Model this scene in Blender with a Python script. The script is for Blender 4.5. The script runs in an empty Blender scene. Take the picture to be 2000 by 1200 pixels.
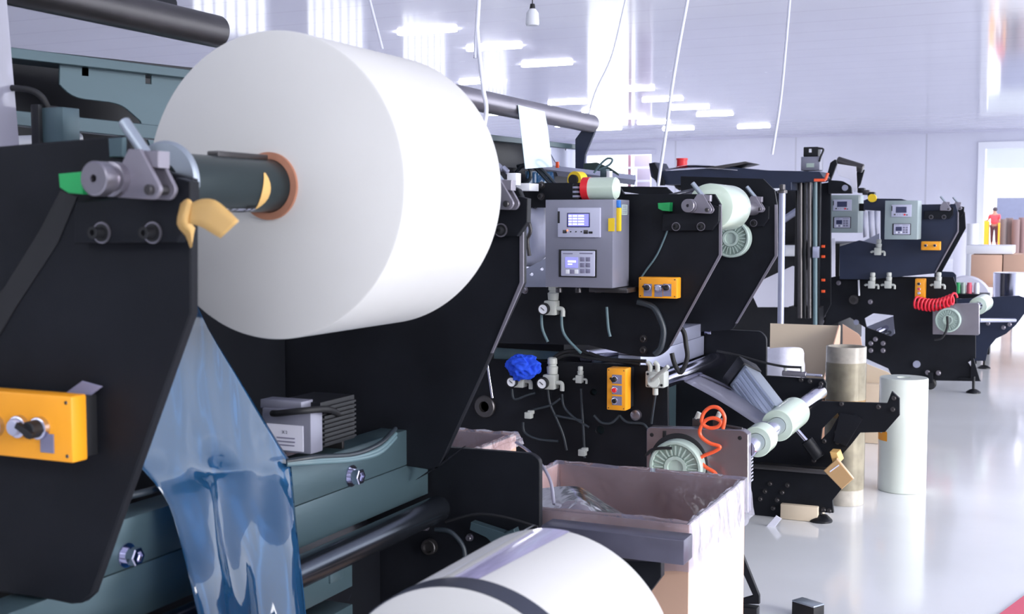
import bpy, bmesh, math, random
from mathutils import Vector, Matrix, noise
random.seed(7)
S = bpy.context.scene
COL = S.collection

# ------------------------------------------------------------------ camera
F = 2400.0; YAW = math.radians(24.2); PIT = math.atan(168/2400.0); CH = 1.45
cy_, sy_ = math.cos(YAW), math.sin(YAW); cp_, sp_ = math.cos(PIT), math.sin(PIT)
FW = Vector((-sy_*cp_, cy_*cp_, -sp_)); RT = Vector((cy_, sy_, 0)); UP = Vector((-sy_*sp_, cy_*sp_, cp_))
cam_d = bpy.data.cameras.new('camera'); cam = bpy.data.objects.new('camera', cam_d); COL.objects.link(cam)
cam.matrix_world = Matrix(((RT.x, UP.x, -FW.x, 0), (RT.y, UP.y, -FW.y, 0), (RT.z, UP.z, -FW.z, CH), (0, 0, 0, 1)))
cam_d.sensor_width = 36; cam_d.lens = F/2000*36; cam_d.clip_start = 0.05; cam_d.clip_end = 400
cam_d.dof.use_dof = True; cam_d.dof.focus_distance = 4.8; cam_d.dof.aperture_fstop = 7.0
S.camera = cam

# ------------------------------------------------------------------ world, sun, exposure
W = bpy.data.worlds.new('daylight'); S.world = W; W.use_nodes = True
wn = W.node_tree.nodes; wl = W.node_tree.links; wn.clear()
wo = wn.new('ShaderNodeOutputWorld'); wb = wn.new('ShaderNodeBackground'); wb.inputs['Strength'].default_value = 2.7
wt = wn.new('ShaderNodeTexCoord'); wm = wn.new('ShaderNodeSeparateXYZ'); wr = wn.new('ShaderNodeValToRGB')
wa = wn.new('ShaderNodeMath'); wa.operation = 'MULTIPLY_ADD'; wa.inputs[1].default_value = 0.5; wa.inputs[2].default_value = 0.5
wl.new(wt.outputs['Generated'], wm.inputs[0]); wl.new(wm.outputs['Z'], wa.inputs[0]); wl.new(wa.outputs[0], wr.inputs[0])
wr.color_ramp.elements[0].position = 0.44; wr.color_ramp.elements[0].color = (0.64, 0.66, 0.74, 1)
wr.color_ramp.elements[1].position = 0.60; wr.color_ramp.elements[1].color = (0.92, 0.95, 1.02, 1)
wl.new(wr.outputs[0], wb.inputs['Color']); wl.new(wb.outputs[0], wo.inputs[0])
sun_d = bpy.data.lights.new('sun', 'SUN'); sun_d.energy = 2.3; sun_d.angle = math.radians(28); sun_d.color = (1.0, 0.97, 0.95)
sun = bpy.data.objects.new('sun', sun_d); COL.objects.link(sun); sun.location = (6, -3, 4)
sun.rotation_euler = (Vector((-1.0, 0.30, -0.26))).to_track_quat('-Z', 'Y').to_euler()
S.view_settings.view_transform = 'Standard'; S.view_settings.look = 'None'
S.view_settings.exposure = 0.42; S.view_settings.gamma = 1.0; S.view_settings.use_curve_mapping = False

# ------------------------------------------------------------------ pixel of the photo -> point on a world plane
def P(px, py, X=None, Y=None, Z=None, D=None):
    r = FW + RT*((px-1000)/F) + UP*((600-py)/F)
    if Y is not None: t = Y/r.y
    elif X is not None: t = X/r.x
    elif Z is not None: t = (Z-CH)/r.z
    else: t = D
    return Vector((r.x*t, r.y*t, CH+r.z*t))

# ------------------------------------------------------------------ materials
def srgb(c):
    return tuple(((v/255)/12.92 if v/255 <= 0.04045 else ((v/255+0.055)/1.055)**2.4) for v in c) + (1,)
MATS = {}
def mat(name, rgb, rough=0.5, metal=0.0, var=0.0, vscale=6.0, bump=0.0, bscale=40.0, coat=0.0, stretch=None, emit=None, es=1.0, alpha=None, spec=None, sss=0):
    m = bpy.data.materials.new(name); m.use_nodes = True; nt = m.node_tree; n = nt.nodes; l = nt.links
    b = n['Principled BSDF']; c = srgb(rgb)
    b.inputs['Base Color'].default_value = c; b.inputs['Roughness'].default_value = rough; b.inputs['Metallic'].default_value = metal
    if spec is not None: b.inputs['Specular IOR Level'].default_value = spec
    if coat: b.inputs['Coat Weight'].default_value = coat; b.inputs['Coat Roughness'].default_value = 0.08
    if sss: b.inputs['Subsurface Weight'].default_value = sss; b.inputs['Subsurface Radius'].default_value = (.03, .03, .03)
    if emit: b.inputs['Emission Color'].default_value = srgb(emit); b.inputs['Emission Strength'].default_value = es
    if var or bump:
        tc = n.new('ShaderNodeTexCoord'); mp = n.new('ShaderNodeMapping'); l.new(tc.outputs['Object'], mp.inputs[0])
        if stretch: mp.inputs['Scale'].default_value = stretch
    if var:
        t = n.new('ShaderNodeTexNoise'); t.inputs['Scale'].default_value = vscale; t.inputs['Detail'].default_value = 6
        l.new(mp.outputs[0], t.inputs['Vector'])
        r = n.new('ShaderNodeValToRGB'); e = r.color_ramp.elements
        e[0].position = 0.3; e[1].position = 0.7
        e[0].color = tuple(v*(1-var) for v in c[:3])+(1,); e[1].color = tuple(min(1, v*(1+var)) for v in c[:3])+(1,)
        l.new(t.outputs['Fac'], r.inputs[0]); l.new(r.outputs[0], b.inputs['Base Color'])
        mr = n.new('ShaderNodeMapRange'); mr.inputs['To Min'].default_value = max(0, rough*(1-var*.7)); mr.inputs['To Max'].default_value = min(1, rough*(1+var*.7))
        l.new(t.outputs['Fac'], mr.inputs['Value']); l.new(mr.outputs[0], b.inputs['Roughness'])
    if bump:
        t2 = n.new('ShaderNodeTexNoise'); t2.inputs['Scale'].default_value = bscale; t2.inputs['Detail'].default_value = 3
        l.new(mp.outputs[0], t2.inputs['Vector']); bp = n.new('ShaderNodeBump'); bp.inputs['Strength'].default_value = bump; bp.inputs['Distance'].default_value = 0.01
        l.new(t2.outputs['Fac'], bp.inputs['Height']); l.new(bp.outputs[0], b.inputs['Normal'])
    MATS[name] = m; return m
def film(name, tint, body, k, rough=0.12, gloss=0.25, bump=0.3, bscale=9.0, stretch=(1, 1, 1)):
    """see-through plastic film: k = how much light its milky body holds back"""
    m = bpy.data.materials.new(name); m.use_nodes = True; nt = m.node_tree; n = nt.nodes; l = nt.links; n.clear()
    o = n.new('ShaderNodeOutputMaterial'); tr = n.new('ShaderNodeBsdfTransparent'); tr.inputs[0].default_value = srgb(tint)
    df = n.new('ShaderNodeBsdfDiffuse'); df.inputs[0].default_value = srgb(body)
    tl = n.new('ShaderNodeBsdfTranslucent'); tl.inputs[0].default_value = srgb(body)
    gl = n.new('ShaderNodeBsdfGlossy'); gl.inputs['Roughness'].default_value = rough
    a = n.new('ShaderNodeMixShader'); a.inputs[0].default_value = .4; l.new(df.outputs[0], a.inputs[1]); l.new(tl.outputs[0], a.inputs[2])
    b = n.new('ShaderNodeMixShader'); b.inputs[0].default_value = k; l.new(tr.outputs[0], b.inputs[1]); l.new(a.outputs[0], b.inputs[2])
    fr = n.new('ShaderNodeLayerWeight'); fr.inputs['Blend'].default_value = gloss
    c = n.new('ShaderNodeMixShader'); l.new(fr.outputs['Fresnel'], c.inputs[0]); l.new(b.outputs[0], c.inputs[1]); l.new(gl.outputs[0], c.inputs[2])
    tc = n.new('ShaderNodeTexCoord'); mp = n.new('ShaderNodeMapping'); mp.inputs['Scale'].default_value = stretch; l.new(tc.outputs['Object'], mp.inputs[0])
    t2 = n.new('ShaderNodeTexNoise'); t2.inputs['Scale'].default_value = bscale; t2.inputs['Detail'].default_value = 2; l.new(mp.outputs[0], t2.inputs['Vector'])
    bp = n.new('ShaderNodeBump'); bp.inputs['Strength'].default_value = bump; bp.inputs['Distance'].default_value = 0.03 if 'blue' in name else .011
    l.new(t2.outputs['Fac'], bp.inputs['Height']); l.new(bp.outputs[0], gl.inputs['Normal']); l.new(bp.outputs[0], fr.inputs['Normal'])
    l.new(c.outputs[0], o.inputs[0]); MATS[name] = m; return m

BLACK = mat('black powder coat', (25, 27, 33), 0.5, var=.25, vscale=5, bump=.05, bscale=300, spec=.16)
BLACK2 = mat('satin black paint', (19, 21, 27), 0.45, var=.1, spec=.35)
NAVY = mat('dark blue black paint', (36, 44, 66), 0.5, var=.1, spec=.35)
TEAL = mat('blue grey oiled steel', (72, 92, 100), 0.38, metal=.35, var=.12, vscale=4, stretch=(1, .15, 1), bump=.04, bscale=60)
PALE = mat('pale brushed steel', (168, 172, 196), 0.35, metal=.5, var=.08, vscale=5)
STEEL = mat('brushed stainless steel', (150, 146, 156), 0.32, metal=.85, var=.1, vscale=5, bump=.02, bscale=90)
ENCL = mat('stainless enclosure face', (134, 135, 152), 0.38, metal=.2, var=.1, vscale=4)
BARM = mat('scuffed steel bar', (104, 102, 118), 0.36, metal=.7, var=.14, vscale=7)
CHROME = mat('polished chrome', (205, 205, 225), 0.14, metal=1)
DKCH = mat('dark polished roller', (72, 78, 88), 0.22, metal=.9)
ALU = mat('aluminium profile', (170, 180, 192), 0.35, metal=.7)
BRONZE = mat('blackened steel', (84, 82, 84), 0.35, metal=.8, var=.1)
LATCH = mat('grey cast latch', (138, 134, 146), 0.42, metal=.5, var=.08)
SHAFT = mat('dark green anodised shaft', (44, 56, 60), 0.3, metal=.4, spec=.5)
RUB = mat('black rubber', (20, 21, 26), 0.6)
GREENBLK = mat('green plastic', (36, 166, 92), 0.4)
YEL = mat('orange yellow enclosure', (250, 166, 34), 0.42, var=.05)
YEL2 = mat('yellow plastic', (246, 208, 40), 0.45)
BLUE = mat('blue plastic', (60, 130, 220), 0.4)
RAG = mat('blue rag cloth', (28, 78, 222), 0.85, bump=.2, bscale=60)
RED = mat('red plastic', (232, 40, 50), 0.4)
ORANGE = mat('orange air hose', (250, 96, 52), 0.3, coat=.3)
REDH = mat('red coiled hose', (236, 40, 64), 0.35)
HOSE = mat('grey black hose', (40, 48, 56), 0.4)
HOSEG = mat('teal grey conduit', (92, 116, 124), 0.4)
WHITEP = mat('white plastic fitting', (186, 190, 186), 0.45)
WHITE = mat('white paint', (236, 238, 246), 0.5)
LAMPW = mat('white cord', (232, 234, 250), 0.5)
ROLLF = mat('slit film end face', (214, 213, 212), 0.72, var=.03, vscale=3)
ROLLS = mat('wound clear film', (166, 190, 204), 0.3, var=.10, vscale=4, coat=.9, bump=.10, bscale=3, stretch=(1, .12, 1))  # lengthwise colour streaks stand in for reflections on the roll's side
ROLLU = mat('upright clear film', (226, 240, 242), 0.28, var=.05, vscale=4, coat=.9, bump=.08, bscale=3, stretch=(1, 1, .15))
ROLLW = mat('wound white film', (226, 234, 226), 0.32, coat=.6, var=.03)
ROLLG = mat('wound greenish film', (205, 222, 206), 0.35, coat=.6, var=.03)
WRAP = mat('white printed film roll', (226, 222, 240), 0.3, coat=.7, var=.04, vscale=3, bump=.08, bscale=5)
BAND = mat('charcoal band', (46, 50, 66), 0.45)
CORE = mat('brown paper core', (176, 122, 98), 0.85, var=.1, vscale=30)
CARD = mat('brown cardboard', (212, 174, 152), 0.85, var=.05, vscale=3)
CARDL = mat('pale cardboard', (216, 200, 178), 0.85, var=.04, vscale=3)
CARDW = mat('white faced cardboard', (240, 232, 224), 0.8, var=.02)
TAPE = mat('tan masking tape', (226, 182, 112), 0.5, bump=.1, bscale=30)
TAPEG = mat('glossy brown tape', (196, 158, 112), 0.25, coat=.5)
GREY = mat('grey enclosure paint', (150, 164, 168), 0.45, var=.04)
BEZ = mat('light grey bezel', (188, 190, 214), 0.4)
KEY = mat('grey key', (128, 126, 152), 0.5)
SCRN = mat('lit blue screen', (90, 90, 220), 0.3, emit=(140, 140, 250), es=.9)
SCRT = mat('lit screen text', (220, 225, 255), 0.3, emit=(215, 222, 255), es=1.1)
SCRD = mat('dark screen', (60, 64, 96), 0.25)
LED = mat('lit orange indicator', (255, 120, 80), 0.3, emit=(255, 110, 70), es=2.0)
BRAKE = mat('pale green brake casting', (176, 194, 186), 0.45, var=.08, vscale=20)
PAPER = mat('white sheet', (232, 232, 248), 0.7)
SILV = mat('metallised silver film', (205, 205, 225), 0.16, metal=1, bump=.25, bscale=3, stretch=(6, 6, .4))
TUBEM = mat('film wrapped paper core', (178, 172, 162), 0.4, var=.32, vscale=11, coat=.5)
PINK = mat('red floor mat', (232, 110, 132), 0.8)
FILMB = film('blue tinted film web', (112, 158, 190), (58, 118, 172), .5, rough=.05, gloss=.38, bump=.6, bscale=4, stretch=(1, 1.6, .5))
LINER = film('clear plastic liner', (236, 236, 248), (214, 212, 234), .22, rough=.1, gloss=.34, bump=1.0, bscale=16)
FOLD = film('milky plastic fold', (232, 232, 244), (216, 216, 236), .42, rough=.2, gloss=.10, bump=.6, bscale=14)
WRAPC = film('thin clear wrap', (240, 238, 230), (200, 196, 184), .08, rough=.15, gloss=.12, bump=.5, bscale=8)
WEBW = film('white milky film web', (220, 225, 245), (232, 234, 250), .82, rough=.2, gloss=.15, bump=.15, bscale=4, stretch=(1, 4, .3))
WEBL = film('pale lavender film web', (232, 230, 246), (214, 214, 236), .6, rough=.1, gloss=.4, bump=.3, bscale=8)

# ------------------------------------------------------------------ object helpers
ORG = {}
def _link(name, me, m, parent):
    if m is not None:
        me.materials.clear()
        for q in (m if isinstance(m, (list, tuple)) else [m]): me.materials.append(q)
    o = bpy.data.objects.new(name, me); COL.objects.link(o)
    if parent is not None:
        og = ORG[parent.name]; me.transform(Matrix.Translation(-og)); o.parent = parent; ORG[o.name] = og
    else:
        xs = [v.co for v in me.vertices]
        c = Vector(((min(v.x for v in xs)+max(v.x for v in xs))/2, (min(v.y for v in xs)+max(v.y for v in xs))/2, min(v.z for v in xs)))
        me.transform(Matrix.Translation(-c)); o.location = c; ORG[o.name] = c
    return o
def finish(bm, name, m, parent, smooth=35):
    bmesh.ops.remove_doubles(bm, verts=bm.verts, dist=1e-6)
    bmesh.ops.recalc_face_normals(bm, faces=bm.faces)
    me = bpy.data.meshes.new(name); bm.to_mesh(me); bm.free()
    if smooth:
        me.polygons.foreach_set('use_smooth', [True]*len(me.polygons)); me.set_sharp_from_angle(angle=math.radians(smooth))
    return _link(name, me, m, parent)
def thing(name, label, cat, loc, group=None):
    o = bpy.data.objects.new(name, None); o.empty_display_size = .1; COL.objects.link(o); o.location = loc
    ORG[o.name] = Vector(loc); o['label'] = label; o['category'] = cat
    if group: o['group'] = group
    return o
def tag(o, label, cat, group=None, kind=None):
    o['label'] = label; o['category'] = cat
    if group: o['group'] = group
    if kind: o['kind'] = kind
    return o
def struct(o): o['kind'] = 'structure'; return o
def bm_box(bm, x0, x1, y0, y1, z0, z1, bev=0.0, mi=0, seg=2):
    vs = [bm.verts.new((x, y, z)) for x in (x0, x1) for y in (y0, y1) for z in (z0, z1)]
    fs = [bm.faces.new([vs[i] for i in f]) for f in ((0, 1, 3, 2), (4, 6, 7, 5), (0, 4, 5, 1), (2, 3, 7, 6), (0, 2, 6, 4), (1, 5, 7, 3))]
    for f in fs: f.material_index = mi
    if bev:
        es = list({e for f in fs for e in f.edges})
        bmesh.ops.bevel(bm, geom=es, offset=bev, segments=seg, affect='EDGES', profile=.5)
def box(name, x0, x1, y0, y1, z0, z1, m, parent=None, bev=.002):
    bm = bmesh.new(); bm_box(bm, min(x0, x1), max(x0, x1), min(y0, y1), max(y0, y1), min(z0, z1), max(z0, z1), bev); return finish(bm, name, m, parent)
def rect(px0, py0, px1, py1, Y):
    pm, qm = (px0+px1)/2, (py0+py1)/2
    return P(px0, qm, Y=Y).x, P(px1, qm, Y=Y).x, P(pm, py1, Y=Y).z, P(pm, py0, Y=Y).z
def boxpx(name, px0, py0, px1, py1, Y, t, m, parent=None, bev=.002):
    x0, x1, z0, z1 = rect(px0, py0, px1, py1, Y); return box(name, x0, x1, Y, Y+t, z0, z1, m, parent, bev)
def bm_lathe(bm, p0, p1, prof, seg=32, mi=0, sc=None):
    p0 = Vector(p0); ax = (Vector(p1)-p0).normalized()
    a = Vector((0, 0, 1)) if abs(ax.z) < .9 else Vector((1, 0, 0)); u = ax.cross(a).normalized(); v = ax.cross(u)
    rings = []
    for (s, r) in prof:
        c = p0+ax*s
        if r < 1e-6: rings.append([bm.verts.new(c)])
        else: rings.append([bm.verts.new(c+(u*math.cos(2*math.pi*i/seg)+v*math.sin(2*math.pi*i/seg))*r) for i in range(seg)])
    for a_, b_ in zip(rings, rings[1:]):
        for i in range(seg):
            j = (i+1) % seg
            if len(a_) == 1 and len(b_) == 1: continue
            if len(a_) == 1: f = bm.faces.new([a_[0], b_[i], b_[j]])
            elif len(b_) == 1: f = bm.faces.new([a_[i], b_[0], a_[j]])
            else: f = bm.faces.new([a_[i], b_[i], b_[j], a_[j]])
            f.material_index = mi
def lathe(name, p0, p1, prof, m, parent=None, seg=48, smooth=35):
    bm = bmesh.new(); bm_lathe(bm, p0, p1, prof, seg); return finish(bm, name, m, parent, smooth)
def rod(name, p0, p1, r, m, parent=None, seg=24, bev=.15):
    L = (Vector(p1)-Vector(p0)).length; b = min(r*bev, L*.2)
    return lathe(name, p0, p1, [(0, 0), (0, r-b), (b, r), (L-b, r), (L, r-b), (L, 0)], m, parent, seg)
def rodY(name, px, py, X, y0, y1, r, m, parent=None, seg=32):
    z = P(px, py, X=X).z; return rod(name, (X, y0, z), (X, y1, z), r, m, parent, seg)
def smoothpts(pts, n=6, closed=False):
    pts = [Vector(p) for p in pts]; out = []
    for i in range(len(pts)-1):
        a = pts[max(i-1, 0)]; b = pts[i]; c = pts[i+1]; d = pts[min(i+2, len(pts)-1)]
        for k in range(n):
            t = k/n; out.append(.5*((2*b)+(c-a)*t+(2*a-5*b+4*c-d)*t*t+(3*b-a-3*c+d)*t**3))
    out.append(pts[-1]); return out
def tube(name, pts, r, m, parent=None, seg=10, n=6):
    pts = smoothpts(pts, n) if n > 1 else [Vector(p) for p in pts]
    bm = bmesh.new(); prev = None; u = None
    for i, p in enumerate(pts):
        t = (pts[min(i+1, len(pts)-1)]-pts[max(i-1, 0)]).normalized()
        if u is None: a = Vector((0, 0, 1)) if abs(t.z) < .9 else Vector((1, 0, 0)); u = t.cross(a).normalized()
        u = (u-t*u.dot(t)).normalized(); v = t.cross(u)
        ring = [bm.verts.new(p+(u*math.cos(2*math.pi*k/seg)+v*math.sin(2*math.pi*k/seg))*r) for k in range(seg)]
        if prev:
            for k in range(seg): bm.faces.new([prev[k], prev[(k+1) % seg], ring[(k+1) % seg], ring[k]])
        else: bm.faces.new(ring)
        prev = ring
    bm.faces.new(prev[::-1]); return finish(bm, name, m, parent, 50)
def tubepx(name, pts, Y, r, m, parent=None, **k):
    return tube(name, [P(a[0], a[1], Y=(a[2] if len(a) > 2 else Y)) for a in pts], r, m, parent, **k)
def rnd(pts, idx_r, n=4):
    """round chosen corners: idx_r = {index: radius in px}"""
    out = []; N = len(pts)
    for i, p in enumerate(pts):
        if i in idx_r:
            p = Vector(p); a = Vector(pts[i-1]); b = Vector(pts[(i+1) % N]); r = idx_r[i]
            pa = p+(a-p).normalized()*r; pb = p+(b-p).normalized()*r
            for k in range(n+1):
                t = k/n; out.append(tuple(pa*(1-t)**2+p*2*t*(1-t)+pb*t*t))
        else: out.append(p)
    return out
def circ(px, py, r, n=16, ry=None): return [(px+r*math.cos(2*math.pi*i/n), py+(ry or r)*math.sin(2*math.pi*i/n)) for i in range(n)]
def prism(name, loops, w0, w1, axis, m, parent=None, bev=.0015):
    cu = bpy.data.curves.new('t', 'CURVE'); cu.dimensions = '2D'; cu.fill_mode = 'BOTH'
    t = abs(w1-w0); cu.extrude = max(t/2-bev, 1e-4); cu.bevel_depth = bev; cu.bevel_resolution = 0
    for lp in loops:
        s = cu.splines.new('POLY'); s.points.add(len(lp)-1)
        for q, (u, v) in zip(s.points, lp): q.co = (u, v, 0, 1)
        s.use_cyclic_u = True
    o = bpy.data.objects.new('t', cu); COL.objects.link(o)
    dg = bpy.context.evaluated_depsgraph_get(); me = bpy.data.meshes.new_from_object(o.evaluated_get(dg))
    bpy.data.objects.remove(o); bpy.data.curves.remove(cu)
    c = (w0+w1)/2
    for v in me.vertices:
        x, y, z = v.co
        v.co = (x, c+z, y) if axis == 'Y' else ((c+z, x, y) if axis == 'X' else (x, y, c+z))
    bm = bmesh.new(); bm.from_mesh(me); bpy.data.meshes.remove(me)
    return finish(bm, name, m, parent, 25)
def pl(name, pts, Y, t, m, parent=None, holes=(), bev=.0015):
    return prism(name, [[(lambda p: (p.x, p.z))(P(a, b, Y=Y)) for a, b in lp] for lp in [pts]+list(holes)], Y, Y+t, 'Y', m, parent, bev)
def xl(name, pts, X, t, m, parent=None, holes=(), bev=.0015):
    return prism(name, [[(lambda p: (p.y, p.z))(P(a, b, X=X)) for a, b in lp] for lp in [pts]+list(holes)], X-t, X, 'X', m, parent, bev)
def sheet(name, rows, m, parent=None, t=.0006, sub=1, smooth=60):
    """surface through a grid of world points"""
    rows = [smoothpts(r, sub) if sub > 1 else [Vector(p) for p in r] for r in rows]
    if sub > 1:
        cols = [smoothpts([r[i] for r in rows], sub) for i in range(len(rows[0]))]; rows = [[c[j] for c in cols] for j in range(len(cols[0]))]
    bm = bmesh.new(); g = [[bm.verts.new(p) for p in r] for r in rows]
    for a, b in zip(g, g[1:]):
        for i in range(len(a)-1): bm.faces.new([a[i], a[i+1], b[i+1], b[i]])
    o = finish(bm, name, m, parent, smooth)
    if t:
        md = o.modifiers.new('thickness', 'SOLIDIFY'); md.thickness = t
    return o
def bolt(parent, px, py, Y, r=.008, h=.012, m=None, name='bolt'):
    p = P(px, py, Y=Y); bm = bmesh.new()
    bm_lathe(bm, p, p+Vector((0, -1, 0)), [(-.002, 0), (-.002, r*1.35), (h*.18, r*1.35), (h*.18, r), (h*.9, r), (h, r*.85), (h, r*.5), (h*.6, r*.45), (h*.6, 0)], 12)
    return finish(bm, name, m or BRONZE, parent)
def knob_hole_prof(R, L): return [(0, R*.22), (0, R*.9), (L*.05, R), (L*.3, R), (L*.34, R*.82), (L*.55, R*.82), (L*.6, R*.95), (L, R*.95), (L, 0)]
# ================================================================== the hall
CZ = 4.9; LX = -21.5; BY = 50.0; RX = 9.0
def big_box(name, x0, x1, y0, y1, z0, z1, m): return struct(box(name, x0, x1, y0, y1, z0, z1, m, None, 0))
def grain(name, rgb, rough, lines_axis=None, spacing=1.0, var=.05, vs=.6, spec=.5, lw=.03, dark=.8, aniso=None):
    m = mat(name, rgb, rough, var=var, vscale=vs, spec=spec); n = m.node_tree.nodes; l = m.node_tree.links; b = n['Principled BSDF']
    if lines_axis is not None:
        tc = n.new('ShaderNodeNewGeometry'); sx = n.new('ShaderNodeSeparateXYZ'); l.new(tc.outputs['Position'], sx.inputs[0])
        d = n.new('ShaderNodeMath'); d.operation = 'DIVIDE'; d.inputs[1].default_value = spacing; l.new(sx.outputs[lines_axis], d.inputs[0])
        f = n.new('ShaderNodeMath'); f.operation = 'FRACT'; l.new(d.outputs[0], f.inputs[0])
        c = n.new('ShaderNodeMath'); c.operation = 'LESS_THAN'; c.inputs[1].default_value = lw/spacing; l.new(f.outputs[0], c.inputs[0])
        mx = n.new('ShaderNodeMix'); mx.data_type = 'RGBA'; src = b.inputs['Base Color'].links[0].from_socket
        l.new(c.outputs[0], mx.inputs[0]); l.new(src, mx.inputs[6]); mx.inputs[7].default_value = tuple(v*dark for v in srgb(rgb)[:3])+(1,)
        l.new(mx.outputs[2], b.inputs['Base Color'])
        bp = n.new('ShaderNodeBump'); bp.inputs['Strength'].default_value = .35; bp.inputs['Distance'].default_value = -.01; l.new(c.outputs[0], bp.inputs['Height']); l.new(bp.outputs[0], b.inputs['Normal'])
    return m
FLOORM = mat('sealed concrete floor', (240, 242, 245), 0.12, var=.07, vscale=.9, spec=.8, bump=.03, bscale=5)
WALLM = grain('lavender wall panels', (212, 213, 228), .35, 0, 5.0, spec=.5, lw=.06, dark=.8)
WALLS = grain('lavender side wall panels', (212, 213, 228), .35, 1, 5.0, spec=.5, lw=.06, dark=.8)
CEILM = grain('glossy ceiling panels', (212, 212, 226), .085, 1, 1.15, spec=1.0, lw=.04, dark=.86, var=.02)
TRIM = mat('pale trim paint', (206, 206, 224), .4)
big_box('floor', LX-.2, RX+8, -3, 72, -.1, 0, FLOORM)
big_box('ceiling', LX-.2, RX, -3, BY+.2, CZ, CZ+.1, CEILM)
FWM = mat('pale added front wall', (226, 228, 230), .7)
fw = [(LX-.2, 0), (RX, 0), (RX, CZ+.1), (LX-.2, CZ+.1)]
struct(prism('added_wall_front', [fw]+[[(a, 3.25), (a+4.4, 3.25), (a+4.4, 4.6), (a, 4.6)] for a in (-20.5, -15.6, -10.7, -5.8, -.9, 4.0)], -3.2, -3.0, 'Y', FWM, None, .001))  # unseen wall added behind the camera, openings shaped to light the machine fronts
# back wall with two openings
ow = []
def wall_back_loops():
    ox0, ox1 = P(1146, 330, Y=BY).x, P(1272, 330, Y=BY).x; oz = P(1210, 303, Y=BY).z
    dx0, dx1 = P(1924, 330, Y=BY).x, P(1924, 330, Y=BY).x+5.5; dz = P(1960, 290, Y=BY).z
    outer = [(LX, 0), (ox0, 0), (ox0, oz), (ox1, oz), (ox1, 0), (dx0, 0), (dx0, dz), (dx1, dz), (dx1, 0), (RX, 0), (RX, CZ), (LX, CZ)]
    return outer, (ox0, ox1, oz, dx0, dx1, dz)
lo, (ox0, ox1, oz, dx0, dx1, dz) = wall_back_loops()
struct(prism('wall_back', [lo], BY, BY+.2, 'Y', WALLM, None, .001))
big_box('trim_1', LX, RX, BY-.12, BY, CZ-.10, CZ, TRIM)
big_box('trim_2', dx0-.25, dx0, BY-.1, BY+.25, 0, dz+.25, WHITE)
big_box('trim_3', dx0, dx1, BY-.1, BY+.25, dz, dz+.25, WHITE)
big_box('trim_4', ox0-.2, ox1+.2, BY-.1, BY+.05, oz, oz+.2, TRIM)
# roller door pulled half way up in the right opening
o = big_box('door_1', dx0+.02, dx1-.02, BY+.25, BY+.32, dz-.75, dz, mat('pale green roller door', (246, 252, 252), .5))
# left wall with barred windows
wins = [(27.0, 30.5), (32.5, 36.0), (38.5, 42.0), (45.0, 47.6)]
loops = [[(-3, 0), (BY, 0), (BY, CZ), (-3, CZ)]]+[[(a, 1.0), (b, 1.0), (b, 3.1), (a, 3.1)] for a, b in wins]
struct(prism('wall_left', loops, LX-.2, LX, 'X', WALLS, None, .001))
for i, (a, b) in enumerate(wins):
    bm = bmesh.new()
    for k in range(8):
        y = a+(b-a)*k/7; bm_box(bm, LX-.12, LX-.08, y-.02, y+.02, 1.0, 3.1)
    for z in (1.0, 1.7, 2.4, 3.08): bm_box(bm, LX-.12, LX-.08, a, b, z-.02, z+.02)
    struct(finish(bm, 'window_%d' % (i+1), TRIM, None, 0))
# strip lamps fixed under the ceiling
TUBEL = mat('lit lamp diffuser', (255, 255, 255), .4, emit=(246, 246, 252), es=44.0)
TUBEH = mat('lamp housing', (225, 225, 240), .4)
lamps = [(834, 61, 124), (965, 93, 100), (1068, 125, 106), (940, 160, 92), (1108, 201, 80), (1172, 216, 76), (1235, 175, 80), (1294, 195, 85), (1348, 211, 80),
         (1396, 224, 76), (1472, 248, 70), (1277, 240, 68), (1325, 252, 68), (1184, 252, 70), (1228, 230, 76), (985, 222, 70), (1115, 245, 66)]
lampwords = ['leftmost and nearest strip lamp, topmost over the big film roll', 'strip lamp crossed by the white cord, second from the top left', 'strip lamp right of the cord, over the hood roller of the second machine',
 'strip lamp just above the hood roller, crossed low by the white cord', 'strip lamp above the hood roller end, left of the bright window reflection', 'strip lamp half lost in the bright window reflection',
 'upper strip lamp at the right edge of the bright window reflection', 'topmost strip lamp of the right cluster', 'second strip lamp down the stair of four going right', 'third strip lamp down the stair of four going right',
 'rightmost strip lamp near the back wall', 'low strip lamp in the middle of the cluster', 'lowest strip lamp, behind the long white cord', 'strip lamp beside the tip of the hood roller support', 'strip lamp under the upper one at the reflection edge',
 'strip lamp peeping just under the hood roller beside the cord', 'strip lamp under the hood roller near its right end']
for (px, py, L), w in zip(lamps, lampwords):
    c = P(px, py, Z=CZ-.02); hl = .58 if px < 1900 else .6
    t = thing('strip_lamp', 'lit white '+w, 'lamp', (c.x, c.y, CZ-.055), 'lit strip lamps under the ceiling')
    box('diffuser', c.x-hl, c.x+hl, c.y-.06, c.y+.06, CZ-.055, CZ-.012, TUBEL, t, .01)
    box('housing', c.x-hl, c.x+hl, c.y-.08, c.y+.08, CZ-.012, CZ-.001, TUBEH, t, .004)
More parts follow.
